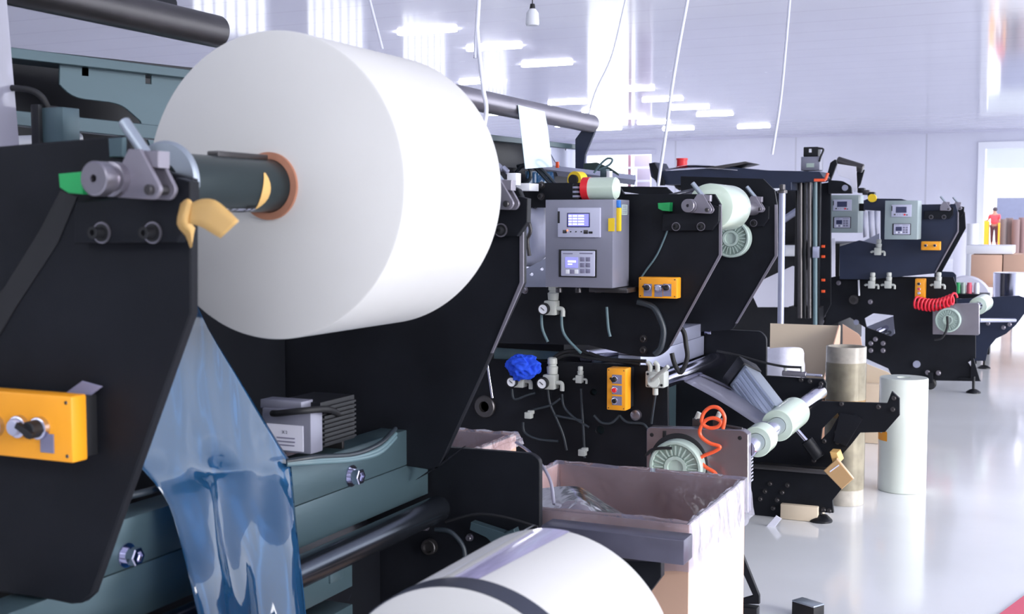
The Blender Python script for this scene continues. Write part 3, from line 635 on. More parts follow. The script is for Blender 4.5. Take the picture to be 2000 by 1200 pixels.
# body behind, rail, rollers
box('inner_panel', -1.9, -1.76, 4.96, 5.93, .25, .78, TEAL, m2, .003)
box('body_panel', -2.9, -1.98, 4.96, 5.84, .12, 1.12, BLACK2, m2, .004)
zt2 = P(1410, 640, X=-1.62).z; zb2 = P(1410, 680, X=-1.62).z; zm2 = P(1352, 663, X=-1.62).z
box('upper_beam', -1.72, -1.62, 4.93, 5.87, zm2, zt2+.05, PALE, m2); box('middle_beam', -1.72, -1.62, 4.93, 5.93, zb2, zm2-.002, PALE, m2)
xbolt(m2, 1378, 648, -1.62, .014)
zt_ = P(1377, 712, X=-1.55).z
rod('guide_roller', (-1.55, 4.95, zt_), (-1.55, P(1405, 690, X=-1.55).y, zt_), .036, CHROME, m2, 40)
rod('guide_roller', P(1145, 700, Y=5.0), P(1215, 690, Y=5.5), .035, CHROME, m2, 32)
rod('guide_roller', P(1060, 705, Y=5.0), P(1150, 680, Y=5.6), .03, HOSE, m2, 32)
# near frame plate with the fittings
FN = rnd([(800, 690), (905, 700), (1285, 716), (1303, 724), (1305, 900), (1330, 1000), (1440, 1085), (1440, 1125), (800, 1125)], {2: 6, 3: 6})
pl('frame_plate', FN, 4.92, .02, BLACK, m2, holes=[circ(1159, 766, 7), circ(1172, 840, 9)])
pl('foot_bracket', [(1380, 1060), (1450, 1085), (1482, 1165), (1482, 1180), (1380, 1180)], 4.35, .02, BLACK, m2, holes=[[(1448, 1112), (1472, 1165), (1448, 1172)]])
boxpx('foot_block', 1380, 1184, 1478, 1212, 4.34, .05, BLACK2, m2, .004)
lathe('bearing_ring', P(945, 795, Y=4.9), P(945, 795, Y=4.9)+Vector((0, 1, 0)), [(.02, 0), (.02, .022), (0, .024), (0, .045), (.005, .05), (.03, .05)], BRONZE, m2, 32)
rod('lever', P(951, 703, Y=4.86), P(962, 778, Y=4.86), .006, CHROME, m2); rod('lever_knob', P(957, 672, Y=4.86), P(951, 703, Y=4.86), .010, BRONZE, m2)
regulator(m2, 1008, 745, 4.86, 1.1); regulator(m2, 1068, 748, 4.86, 1.15); regulator(m2, 1070, 603, 4.77, 1.1)
regulator(m2, 1128, 742, 4.86, .6, gauge=False)
pl('side_strip', [(965, 680), (1090, 688), (1090, 702), (965, 702)], 4.945, .01, TEAL, m2)
# cut-off valve with handle
vb = boxpx('shut_off_valve', 1260, 726, 1297, 758, 4.85, .07, WHITEP, m2, .006)
rod('valve_dial', P(1276, 745, Y=4.84), P(1276, 745, Y=4.86), .028, WHITEP, vb); rod('valve_lever', P(1274, 744, Y=4.83), P(1305, 716, Y=4.80), .009, WHITEP, vb)
for q in (1270, 1284): tubepx('valve_fitting', [(q, 726), (q, 714), (q-6, 708)], 4.86, .010, WHITEP, vb, n=3)
rod('valve_gland', P(1280, 758, Y=4.87), P(1280, 772, Y=4.87), .012, WHITEP, vb)
for q in ((1265, 731), (1291, 731), (1266, 753), (1292, 753)): bolt(vb, q[0], q[1], 4.849, .004, .004, RUB, 'screw')
# dangling cables over the plate
for i, pts in enumerate([[(1070, 760), (1075, 790), (1088, 820), (1100, 850), (1107, 880)], [(1098, 770), (1102, 795), (1120, 815), (1150, 835)], [(1095, 778), (1075, 792), (1045, 800), (1035, 808)],
    [(1022, 825), (1025, 845), (1050, 858), (1090, 862)], [(1280, 772), (1276, 800), (1272, 828)], [(1160, 812), (1175, 826), (1195, 826), (1210, 812)], [(1210, 812), (1225, 825), (1255, 828), (1265, 838)],
    [(1000, 760), (1005, 780), (1030, 772), (1045, 768)], [(1085, 812), (1110, 817), (1140, 822)], [(1135, 760), (1137, 800), (1140, 850), (1142, 895)]]):
    tubepx('cable', pts, 4.89, .0055, HOSE, m2)
for i, pts in enumerate([[(1097, 600), (1098, 640), (1108, 662), (1135, 690)], [(1058, 600), (1059, 640), (1070, 668)], [(1185, 600), (1188, 640), (1192, 658)]]): tubepx('cable', pts, 4.81, .006, HOSEG, m2)
tubepx('thick_conduit', [(1245, 590), (1275, 600), (1290, 625), (1296, 650), (1290, 680), (1278, 692)], 4.80, .013, HOSE, m2)
tubepx('thin_wire', [(1308, 432), (1300, 460), (1282, 500), (1262, 528), (1253, 541)], 4.825, .004, HOSEG, m2)
tubepx('black_cable', [(1318, 632), (1335, 648), (1340, 675), (1342, 700), (1330, 728), (1318, 712), (1312, 690)], 4.95, .010, RUB, m2)
for pts in ([(1070, 712), (1095, 690), (1130, 685), (1150, 692)], [(1080, 705), (1110, 693), (1160, 700), (1250, 712)], [(1150, 690), (1190, 702), (1262, 706)]): tubepx('black_cable', pts, 4.9, .008, RUB, m2)
for q in ((1032, 812), (1137, 885)):
    p = P(q[0], q[1], Y=4.87); bm = bmesh.new(); bm_box(bm, p.x-.018, p.x+.014, 4.865, 4.895, p.z-.014, p.z+.014, .003); bm_box(bm, p.x-.004, p.x+.022, 4.868, 4.890, p.z+.006, p.z+.022, .003); finish(bm, 'push_fitting', WHITEP, m2)
lathe('gland', P(1240, 812, Y=4.9), P(1240, 812, Y=4.9)+Vector((0, 1, 0)), [(0, 0), (0, .014), (.004, .022), (.02, .024)], STEEL, m2, 24)
# three button box and two knob box
button_box(m2, 1185, 720, 1222, 802, 4.80, .07, [(1201, 741, 'k'), (1201, 762, 'r'), (1201, 783, 'b')], vertical=True, base=4.919)
button_box(m2, 1247, 542, 1322, 583, 4.76, .06, [(1265, 562, 'k'), (1286, 563, 'w'), (1303, 562, 'k')], base=4.829)
# control panel
control_panel(m2, 1065, 390, 1197, 562, 4.60, .20, ENCL, (1089, 406, 1172, 464), (1091, 488, 1165, 542))
for q in (1092, 1130, 1168): rod('cable_gland', P(q, 562, Y=4.68), P(q, 572, Y=4.68), .014, BRONZE, m2)
boxpx('panel_bracket', 1150, 563, 1225, 572, 4.66, .14, BRONZE, m2)
pl('warning_tag', [(1188, 427), (1200, 426), (1200, 452), (1188, 452)], 4.5965, .002, YEL2, m2, bev=.0003)
# things in the gap left of the panel
pl('inner_plate', [(1020, 530), (1066, 505), (1066, 562), (1010, 562)], 5.1, .01, PALE, m2, holes=[circ(1038, 536, 4), circ(1058, 526, 4)])
sheet('film_strip', [[P(1024, 405, Y=5.3), P(1045, 405, Y=5.35), P(1066, 405, Y=5.3)], [P(1026, 460, Y=5.3), P(1046, 460, Y=5.25), P(1066, 460, Y=5.3)], [P(1018, 520, Y=5.3), P(1044, 520, Y=5.35), P(1068, 500, Y=5.3)]], WEBW, m2, .0006, 3)
tubepx('control_lead', [(1030, 425, 5.2), (1036, 450, 5.2), (1030, 470, 5.2), (1034, 500, 5.2)], 5.2, .009, BRONZE, m2)
bolt(m2, 1025, 567, 4.829, .012, .012, STEEL)
# stainless unwind carriage with brake, chain rack and gas fittings
SP = rnd([(1264, 836), (1452, 842), (1460, 850), (1460, 1000), (1264, 980)], {0: 8, 1: 8})
pl('carriage_plate', SP, 4.64, .05, STEEL, m2, bev=.003)
lathe('brake_seat', P(1325, 905, Y=4.635), P(1325, 905, Y=4.635)+Vector((0, 1, 0)), [(0, 0), (0, .112), (.004, .118), (.006, .118)], RUB, m2, 48)
brake(m2, 1318, 915, 4.57, .107, .06)
tubepx('brake_cable', [(1312, 876, 4.56), (1290, 876, 4.56), (1272, 880, 4.58), (1262, 890, 4.66)], 4.57, .006, RUB, m2)
for q in ((1273, 850), (1445, 856)): bolt(m2, q[0], q[1], 4.64, .006, .004, RUB)
boxpx('slot_mark', 1294, 842, 1301, 855, 4.637, .003, RUB, m2, .001)
for a in (1360, 1400):
    boxpx('air_fitting', a-8, 818, a+8, 834, 4.66, .03, BRONZE, m2, .003); rod('air_nipple', P(a, 820, Y=4.67), P(a+6, 806, Y=4.67), .010, WHITEP, m2)
rod('push_rod', P(1405, 830, Y=4.67), P(1450, 838, Y=4.67), .006, BRONZE, m2)
bm = bmesh.new()
for k in range(11):
    p = P(1464, 868+k*7, Y=4.72); bm_box(bm, p.x-.008, p.x+.010, 4.70, 4.74, p.z-.004, p.z+.003)
finish(bm, 'gear_rack', CHROME, m2, 0)
# orange hose
tubepx('coiled_hose', [(1412, 838), (1415, 815), (1404, 798), (1388, 796), (1374, 808), (1371, 826), (1384, 836), (1402, 834), (1408, 824), (1394, 817), (1378, 822), (1367, 840), (1370, 854), (1386, 866), (1406, 873), (1396, 882), (1372, 892), (1366, 901), (1380, 914), (1396, 924), (1404, 940)], 4.60, .0075, ORANGE, m2, n=6)
# far frame plate with both rewind arms
FF = rnd([(1300, 640), (1485, 648), (1496, 660), (1496, 735), (1608, 742), (1613, 750), (1611, 768), (1592, 776), (1600, 785), (1733, 789), (1742, 766), (1756, 779), (1756, 812), (1728, 844), (1680, 845), (1662, 868), (1640, 893), (1622, 917), (1645, 953), (1625, 978), (1627, 1002), (1548, 998), (1530, 1012), (1440, 1130), (1300, 1130)], {1: 6, 2: 6})
pl('frame_plate', FF, 5.95, .025, BLACK, m2, holes=[[(1602, 862), (1605, 838), (1636, 806), (1639, 812), (1622, 842)]])
lathe('bearing_cap', P(1381, 718, Y=5.94), P(1381, 718, Y=5.94)+Vector((0, 1, 0)), [(0, 0), (0, .013), (.01, .014)], PALE, m2, 20)
pl('arm_stiffener', [(1640, 808), (1672, 812), (1683, 820), (1652, 872), (1628, 862)], 5.935, .014, BLACK, m2)
boxpx('arm_block', 1618, 845, 1650, 872, 5.90, .045, BLACK, m2) if False else None
for q in ((1644, 789), (1716, 795), (1746, 778), (1744, 800), (1635, 845), (1610, 862), (1636, 864), (1598, 880), (1590, 900), (1504, 945), (1494, 960), (1485, 975), (1538, 948), (1528, 962), (1518, 977), (1510, 993), (1558, 992), (1595, 996), (1609, 996), (1620, 998), (1565, 742), (1582, 745), (1604, 750)):
    bolt(m2, q[0], q[1], 5.949, .009, .012, BRONZE)
rod('arm_cylinder', P(1575, 860, Y=5.88), P(1600, 895, Y=5.88), .030, BLACK2, m2); rod('cylinder_rod', P(1555, 838, Y=5.88), P(1576, 862, Y=5.88), .012, CHROME, m2)
rod('air_cylinder', P(1495, 718+20, Y=5.90), P(1560, 725+20, Y=5.90), .012, STEEL, m2) if False else None
rod('small_cylinder', P(1528, 729, Y=5.91), P(1575, 732, Y=5.91), .014, STEEL, m2); rod('piston', P(1575, 732, Y=5.91), P(1606, 734, Y=5.91), .006, CHROME, m2)
for q in (1535, 1567): rod('cylinder_port', P(q, 728, Y=5.91), P(q-2, 716, Y=5.91), .008, WHITEP, m2)
tubepx('cable', [(1400, 686), (1440, 694), (1490, 708), (1530, 716), (1565, 718)], 5.9, .006, RUB, m2)
box('lower_bar', P(1462, 918, Y=5.9).x, P(1622, 918, Y=5.9).x, 5.88, 5.95, P(1540, 914, Y=5.9).z-.015, P(1540, 914, Y=5.9).z+.008, BRONZE, m2)
# inner face: servo motor with finned aluminium body
a, b = P(1455, 740, Y=5.55), P(1515, 820, Y=5.30)
sv = bmesh.new(); d = (b-a); L = d.length; d.normalize(); u = Vector((0, 1, 0)); u = (u-d*u.dot(d)).normalized(); v = d.cross(u)
M = Matrix((d, u, v)).transposed().to_4x4(); M.translation = a
b2 = bmesh.new(); bm_box(b2, 0, L, -.05, .05, -.06, .06, .006)
for k in range(6): bm_box(b2, .03, L, -.053, .053, -.05+k*.02, -.043+k*.02)
b2.transform(M); srv = finish(b2, 'servo_motor', ALU, m2)
b2 = bmesh.new(); bm_box(b2, -.07, .0, -.058, .058, -.068, .068, .01); b2.transform(M); finish(b2, 'motor_head', BLACK2, srv)
sv.free()
# far foot
p = P(1602, 1022, Y=5.96)
lathe('levelling_foot', (p.x, 5.96, 0), (p.x, 5.96, 1), [(0, 0), (0, .058), (.008, .058), (.03, .035), (.034, .010), (.12, .010), (.12, 0)], BLACK2, m2, 28)
p = P(1440, 1200, Y=4.36); lathe('levelling_foot', (p.x, 4.365, 0), (p.x, 4.365, 1), [(0, 0), (0, .055), (.008, .055), (.03, .03), (.034, .010), (.06, .010), (.06, 0)], BLACK2, m2, 28)
# hood of machine two
H2 = -2.2; zr2 = P(1029, 216, X=H2).z
rod('hood_roller', (H2, 4.3, zr2), (H2, P(1155, 244, X=H2).y, zr2), .045, STEEL, m2, 40)
YH = P(1155, 244, X=H2).y
pl('hood_bracket', [(1140, 250), (1163, 238), (1163, 252), (1142, 302), (1138, 345), (1124, 345), (1124, 272), (1130, 264)], YH+.002, .02, NAVY, m2)
xl('hood_flange', [(840, 250), (1135, 284), (1137, 288), (1137, 292), (840, 262)], -2.3, .06, TEAL, m2)
xl('hood_back', [(840, 258), (1040, 280), (1040, 352), (840, 340)], -2.42, .02, BLACK2, m2)
xl('hood_panel', [(1076, 282), (1128, 286), (1128, 330), (1100, 330), (1085, 316), (1076, 300)], -2.32, .006, PALE, m2, holes=[[(1103, 288), (1107, 288), (1107, 294), (1103, 294)]])
box('hood_sill', -2.36, -2.28, 4.4, 6.0, P(1050, 325, X=-2.3).z-.16, P(1050, 325, X=-2.3).z-.02, BLACK, m2)
a = P(985, 322, Y=5.5); b = P(1240, 352, Y=5.8)
bm = bmesh.new(); bm_lathe(bm, a, b, [(0, 0), (0, .024), ((b-a).length, .024), ((b-a).length, 0)], 4); finish(bm, 'cross_bar', PALE, m2, 20)
xl('wide_web', [(1012, 205), (1064, 218), (1070, 250), (1079, 326), (1026, 330), (1018, 260)], -2.15, .002, ROLLS, m2, bev=.0003)
xl('lower_web', [(1026, 334), (1080, 336), (1088, 380), (1034, 376)], -2.22, .002, FILMB, m2, bev=.0003)
tubepx('black_cable', [(1002, 345), (1020, 325), (1034, 330), (1035, 350), (1018, 362)], 5.1, .008, HOSE, m2)
for dx in (0, 10): tubepx('black_cable', [(1010+dx, 325), (1035+dx, 322), (1052+dx, 335), (1075+dx, 360)], 5.15, .008, HOSE, m2)
for k in range(4): rod('screw_post', P(952+k*10, 312+k*5, Y=4.9), P(962+k*10, 322+k*5, Y=4.9), .012, PALE, m2)
boxpx('white_bracket', 990, 338, 1008, 362, 4.6, .05, WHITE, m2); boxpx('white_bracket', 1008, 358, 1034, 373, 4.7, .1, WHITE, m2)
sb = boxpx('sensor_box', 1172, 330, 1184, 358, 5.6, .05, TEAL, m2); boxpx('sensor_front', 1184, 334, 1191, 357, 5.59, .04, WHITE, sb)
pl('curved_guard', rnd([(1140, 320), (1165, 318), (1190, 328), (1208, 340), (1211, 372), (1204, 372), (1203, 348), (1185, 338), (1140, 336)], {3: 5}), 5.75, .01, mat('dark green guard', (44, 62, 60), .5), m2)
tubepx('loop_cable', [(1160, 338), (1172, 322), (1186, 310), (1196, 312), (1190, 322), (1170, 332)], 5.5, .005, HOSEG, m2)
boxpx('orange_marker', 1085, 316, 1091, 328, 5.5, .01, ORANGE, m2)
# ---- shafts and rolls of machine two
s2 = thing('air_shaft', 'slim steel winding shaft with round end knob on the middle machine arms', 'shaft', (pk.x, 5.3, pk.z), 'winding shafts')
shaft_end(s2, pk.x, pk.z, Y2); rod('shaft_body', (pk.x, Y2, pk.z), (pk.x, Y2F-.03, pk.z), .034, STEEL, s2, 32)
R2 = .098
r2 = thing('film_roll', 'greenish white film roll between the middle machine arms, web leaving to the left', 'film roll', (pk.x, 5.15, pk.z-R2), 'film rolls on shafts')
roll_mesh('wound_film', pk.x+.005, pk.z-.002, 5.02, 5.34, R2, .045, [ROLLG, ROLLW], r2, 72)
lathe('paper_core', (pk.x+.005, 5.01, pk.z-.002), (pk.x+.005, 5.3, pk.z-.002), [(0, .036), (0, .047), (.3, .047), (.3, .036), (0, .036)], ROLLG, r2, 40)
a = P(1300, 381, Y=5.04); b = P(1385, 362, Y=5.02); 
sheet('film_web', [[P(1298, 381, Y=5.04), P(1345, 370, Y=5.04), Vector((pk.x, 5.03, pk.z-.002+R2+.001))], [P(1298, 381, Y=5.04)+Vector((0, .28, 0)), P(1345, 370, Y=5.04)+Vector((0, .28, 0)), Vector((pk.x, 5.33, pk.z-.002+R2+.001))]], WEBL, r2, .0006, 1)
brake(m2, 1426, 466, Y2F-.07, .092, .06, 'brake')
# lower rewind shaft with two rolls
sa = P(1462, 876, Y=4.72); sb_ = P(1600, 768, Y=5.93); sx = (sa.x+sb_.x)/2; sa = Vector((sa.x, 4.70, sa.z)); sb_ = Vector((sb_.x, 5.945, sb_.z))
s3 = thing('air_shaft', 'bright chrome rewind shaft slanting behind the coiled orange hose', 'shaft', sa, 'winding shafts')
rod('shaft_body', sa, sb_, .036, CHROME, s3, 40)
def ring_on(a, b, t0, t1, R, ri, name, ms, parent):
    p = a.lerp(b, t0); q = a.lerp(b, t1); L = (q-p).length; bm = bmesh.new()
    bm_lathe(bm, p, q, [(0, ri), (0, R-.003)], 56, 0); bm_lathe(bm, p, q, [(0, R-.003), (.003, R), (L-.003, R), (L, R-.003)], 56, 1); bm_lathe(bm, p, q, [(L, R-.003), (L, ri), (0, ri)], 56, 0)
    return finish(bm, name, ms, parent, 40)
def tfor(px):
    lo, hi = 0.0, 1.0
    for _ in range(30):
        t = (lo+hi)/2; v = sa.lerp(sb_, t)-Vector((0, 0, CH)); x = 1000+F*v.dot(RT)/v.dot(FW)
        if x < px: lo = t
        else: hi = t
    return t
tA = tfor(1477); tB = tfor(1490); tC = tfor(1518); tD = tfor(1552)
w1 = thing('film_roll', 'narrow white film roll at the near end of the chrome rewind shaft', 'film roll', sa.lerp(sb_, tA), 'film rolls on shafts')
ring_on(sa, sb_, tA, tB, .062, .037, 'wound_film', [ROLLG, ROLLW], w1)
w2 = thing('film_roll', 'wider white film roll midway along the chrome rewind shaft', 'film roll', sa.lerp(sb_, tC), 'film rolls on shafts')
ring_on(sa, sb_, tC, tD, .068, .037, 'wound_film', [ROLLG, ROLLW], w2)
pc = sa.lerp(sb_, (tC+tD)/2)
sheet('film_web', [[P(1322, 738, Y=5.35), P(1400, 780, Y=5.25), P(1466, 822, Y=5.12), P(1490, 838, Y=5.05)], [P(1362, 726, Y=5.6), P(1440, 762, Y=5.5), P(1495, 800, Y=5.35), P(1512, 812, Y=5.25)]], WEBL, w2, .0006, 3)

# ================================================================== machine three (far right)
Y3, Y3F = 11.0, 12.6
m3 = thing('film_slitting_machine', 'farthest black film slitting machine with two grey control boxes near the back wall', 'machine', (-2.0, 11.8, 0), 'black film slitting machines')
K = 2.2
pl('arm_plate', [(1687, 392), (1697, 388), (1760, 389), (1800, 400), (1866, 399), (1871, 415), (1871, 452), (1826, 534), (1700, 546), (1640, 545), (1640, 482), (1678, 470), (1720, 480), (1720, 412), (1687, 410)], Y3, .03, NAVY, m3)
pl('arm_plate', [(1800, 402), (1868, 400), (1884, 415), (1886, 446), (1838, 533), (1800, 533)], Y3F, .03, BLACK, m3)
pl('worn_edge_glint', [(1870, 415), (1872, 415), (1872, 453), (1828, 532), (1826, 532), (1870, 452)], Y3-.01, .01, LATCH, m3, bev=.001)
pl('frame_plate', rnd([(1612, 540), (1862, 542), (1868, 560), (1868, 600), (1905, 640), (1905, 700), (1890, 708), (1915, 745), (1745, 742), (1735, 720), (1690, 700), (1690, 640), (1660, 620), (1612, 640)], {}), Y3+.1, .03, BLACK, m3, holes=[[(1688, 622), (1706, 612), (1745, 616), (1748, 652), (1740, 658), (1692, 640)]])
pl('frame_plate', rnd([(1825, 530), (1862, 532), (1867, 538), (1867, 585), (1990, 578), (2010, 585), (2010, 600), (1984, 635), (1965, 652), (1945, 662), (1930, 680), (1925, 705), (1900, 705), (1825, 700)], {1: 4}), Y3F+.1, .03, NAVY, m3)
pl('foot_bracket', [(1897, 700), (1901, 700), (1914, 745), (1872, 740), (1874, 737), (1896, 740)], Y3+.08, .03, BLACK, m3)
for px, py, yy in ((1901, 768, Y3+.12), (1922, 720, Y3F+.1)):
    p = P(px, py, Z=0); lathe('levelling_foot', (p.x, p.y, 0), (p.x, p.y, 1), [(0, 0), (0, .06), (.01, .06), (.03, .03), (.035, .012), (.14, .012), (.14, 0)], BLACK2, m3, 20)
p = P(1818, 752, Y=Y3+.1); lathe('castor', (p.x, Y3+.05, .05), (p.x, Y3+.12, .05), [(0, 0), (0, .035), (.01, .048), (.06, .048), (.07, .035), (.07, 0)], RUB, m3, 24)
box('castor_fork', p.x-.02, p.x+.02, Y3+.04, Y3+.125, .06, .15, BLACK, m3)
pl('inner_plate', [(1690, 640), (1745, 618), (1748, 660), (1736, 658)], Y3+.5, .02, PALE, m3)
rod('inner_roller', P(1712, 650, Y=Y3+.3), P(1748, 632, Y=Y3+.7), .025, CHROME, m3); rod('inner_roller', P(1725, 655, Y=Y3+.3), P(1748, 645, Y=Y3+.7), .02, DKCH, m3)
box('body_panel', -3.2, P(1640, 600, Y=11.2).x, 11.15, 12.55, .3, 1.25, BLACK2, m3, .01)
# stainless carriage
pl('carriage_plate', rnd([(1822, 596), (1910, 593), (1912, 596), (1912, 655), (1822, 653)], {0: 3, 3: 3}), Y3-.1, .08, STEEL, m3)
brake(m3, 1851, 626, Y3-.2, .102, .09)
tubepx('brake_cable', [(1850, 618), (1850, 640), (1840, 660), (1825, 664)], Y3-.22, .010, RUB, m3)
rod('rewind_shaft', P(1905, 600, Y=Y3), P(1925, 588, Y=Y3F), .036, CHROME, m3)
rod('cross_rod', P(1912, 626, Y=Y3+.2), P(1982, 626, Y=Y3F), .018, PALE, m3)
hx = []
for k in range(130):
    t = k/129; a = t*2*math.pi*11; sag = math.sin(t*math.pi)*10
    hx.append(P(1787+78*t+4*math.cos(a), 590-8*t+sag+12*math.sin(a)*(1-.15*t), Y=Y3-.12+.0*k)+Vector((0, .03*math.cos(a), 0)))
tube('coiled_hose', hx, .009, REDH, m3, 8, 1)
control_panel(m3, 1620, 381, 1676, 455, 11.0, .30, GREY, (1627, 390, 1663, 412), (1627, 424, 1662, 446), lit=False)
control_panel(m3, 1728, 392, 1792, 468, 10.6, .30, GREY, (1741, 400, 1780, 424), (1743, 437, 1779, 459), lit=False)
button_box(m3, 1799, 472, 1836, 489, 10.85, .10, [(1808, 480, 'k'), (1826, 480, 'k')], plates=False); button_box(m3, 1787, 545, 1806, 583, 10.95, .12, [(1795, 555, 'k'), (1795, 565, 'r'), (1795, 573, 'w')], vertical=True, plates=False)
for q in ((1712, 492), (1700, 557), (1732, 557), (1829, 557)): regulator(m3, q[0], q[1], 10.93, 1.15, gauge=False)
lathe('bearing_ring', P(1667, 586, Y=11.05), P(1667, 586, Y=11.05)+Vector((0, 1, 0)), [(.02, 0), (.02, .02), (0, .022), (0, .04), (.03, .042)], BRONZE, m3, 24)
rod('lever', P(1677, 547, Y=11.03), P(1678, 578, Y=11.03), .008, WHITE, m3)
for q in ((1672, 630, .022), (1790, 712, .03)): lathe('plug', P(q[0], q[1], Y=11.08), P(q[0], q[1], Y=11.08)+Vector((0, 1, 0)), [(0, 0), (0, q[2]), (.01, q[2]*1.1)], PALE, m3, 20)
for q in ((1701, 671), (1725, 671), (1701, 685), (1725, 685), (1710, 663), (1812, 728), (1833, 729), (1638, 553), (1700, 590), (1608, 616), (1605, 628)): bolt(m3, q[0], q[1], 11.09, .016, .02, STEEL)
for q in ((1960, 640), (1972, 634), (1930, 632)): bolt(m3, q[0], q[1], 12.69, .016, .02, STEEL)
chuck(m3, P(1838, 405, Y=Y3).x, P(1838, 405, Y=Y3).z, Y3, green=False); chuck(m3, P(1862, 404, Y=Y3F).x, P(1862, 404, Y=Y3F).z, Y3F, green=False)
# opening with film webs, left column, tower
for a, b in ((1683, 1694), (1695, 1706), (1707, 1717)): sheet('film_strip', [[P(a, 412, Y=11.6), P(b, 412, Y=11.6)], [P(a+3, 465, Y=11.6), P(b-1, 462, Y=11.6)]], WEBW, m3, .001)
pl('inner_plate', [(1672, 478), (1718, 456), (1718, 474), (1690, 482), (1672, 482)], 11.3, .02, PALE, m3)
pl('column_plate', [(1598, 360), (1622, 356), (1622, 595), (1598, 640)], 10.7, .04, BLACK, m3)
pl('tower_web', [(1621, 468), (1631, 466), (1631, 540), (1622, 542)], 10.9, .004, PAPER, m3)
for (a, b, mm, rr) in ((1563, 1563, BRONZE, .022), (1572, 1572, BLACK2, .016), (1581, 1581, BRONZE, .02), (1592, 1592, HOSEG, .018)):
    rod('tower_column', P(a, 350, Y=10.3), P(b, 640 if a > 1590 else 622, Y=10.3), rr, mm, m3, 16)
boxpx('tower_column', 1552, 350, 1560, 640, 10.4, .06, BLACK2, m3); boxpx('tower_column', 1584, 350, 1600, 640, 10.4, .06, BLACK2, m3)
boxpx('tower_base', 1540, 600, 1600, 640, 10.36, .2, BLACK2, m3)
for q in ((1608, 482), (1608, 502), (1608, 548), (1608, 570)): boxpx('orange_clip', q[0]-4, q[1]-3, q[0]+3, q[1]+2, 10.68, .02, ORANGE, m3)
boxpx('column_sleeve', 1587, 482, 1598, 504, 10.25, .06, PALE, m3)
pl('arm_head', rnd([(1618, 352), (1645, 354), (1662, 364), (1663, 378), (1618, 378)], {1: 4, 2: 5}), 10.65, .05, BLACK, m3); lathe('pivot_disc', P(1650, 367, Y=10.64), P(1650, 367, Y=10.64)+Vector((0, 1, 0)), [(0, 0), (0, .024), (.01, .026)], PALE, m3, 24)
BOOM = [(1268, 320), (1278, 318), (1288, 336), (1380, 330), (1415, 326), (1500, 334), (1600, 336), (1606, 346), (1600, 352), (1545, 356), (1545, 370), (1478, 372), (1440, 356), (1350, 354), (1318, 360), (1290, 360), (1272, 345)]
pl('hood_boom', BOOM, 10.1, .35, NAVY, m3, bev=.004)
pl('hood_sheet', [(1378, 328), (1455, 316), (1462, 318), (1440, 323), (1400, 331)], 10.08, .4, BRONZE, m3, bev=.002)
pl('hood_end', [(1268, 320), (1278, 318), (1296, 352), (1296, 362), (1284, 362)], 10.05, .04, BLACK, m3)
tubepx('hood_wiring', [(1318, 350), (1328, 366), (1340, 352), (1345, 370), (1352, 358)], 10.3, .03, RUB, m3, n=4)
mt = boxpx('tower_motor', 1564, 306, 1601, 333, 10.2, .16, ENCL, m3, .006); boxpx('motor_head', 1569, 287, 1598, 306, 10.22, .12, BLACK2, mt, .006); boxpx('motor_label', 1575, 319, 1590, 327, 10.198, .003, BRAKE, mt, 0)
boxpx('motor_badge', 1580, 291, 1585, 298, 10.217, .004, WHITE, mt, 0); tubepx('motor_lead', [(1598, 290), (1608, 292), (1603, 306), (1600, 316)], 10.2, .008, RUB, mt)
rod('tower_handle', P(1590, 352, Y=10.1), P(1612, 352, Y=10.1), .012, ORANGE, m3); rod('tower_handle', P(1612, 352, Y=10.1), P(1617, 338, Y=10.1), .012, ORANGE, m3)
pl('side_arm', rnd([(1622, 318), (1632, 311), (1634, 320), (1622, 352), (1612, 355)], {1: 3}), 10.9, .04, BLACK, m3)
a = P(1635, 314, Y=11.2); b = P(1686, 330, Y=11.2); rod('hood_roller', a, b, .04, BRONZE, m3)
pl('side_arm', [(1676, 332), (1688, 332), (1680, 360), (1672, 372), (1670, 345)], 11.25, .03, BLACK, m3)
pl('tower_web', [(1634, 320), (1672, 326), (1674, 372), (1668, 376), (1660, 350), (1636, 342)], 11.15, .006, PAPER, m3, bev=.001)
for q in ((1680, 372), (1690, 376), (1700, 380)): boxpx('valve_block', q[0]-6, q[1]-5, q[0]+8, q[1]+5, 11.0, .1, (BLACK2, BRONZE, BLACK2)[q[0] % 3], m3, .01)
lathe('yellow_cap', P(1703, 387, Y=10.9), P(1703, 387, Y=10.9)+Vector((0, 1, 0)), [(0, 0), (0, .035), (.05, .035), (.05, 0)], YEL2, m3, 20)
pl('panel_hanger', [(1676, 398), (1688, 398), (1688, 412), (1676, 412)], 11.05, .05, BLACK, m3)
# shapes seen under the boom
boxpx('inner_frame', 1502, 372, 1560, 520, 11.4, .05, BLACK2, m3); boxpx('inner_frame', 1480, 500, 1600, 560, 11.6, .05, BLACK2, m3)
rod('diagonal_bar', P(1530, 430, Y=11.0), P(1575, 400, Y=11.0), .03, PALE, m3)
rod('white_roller', P(1530, 490, Y=10.9), P(1554, 490, Y=10.95), .05, WHITE, m3)
pl('white_sheet', [(1462, 560), (1548, 520), (1590, 532), (1592, 600), (1480, 600)], 10.95, .004, PAPER, m3)
m3r = thing('film_roll', 'small white film roll on the farthest machine beside the red coiled hose', 'film roll', P(1915, 590, Y=11.3), 'film rolls on shafts')
a = P(1910, 598, Y=11.2); b = a+Vector((.03, .35, .01)); ring_on(a, b, 0, 1, .075, .037, 'wound_film', [ROLLG, ROLLW], m3r)
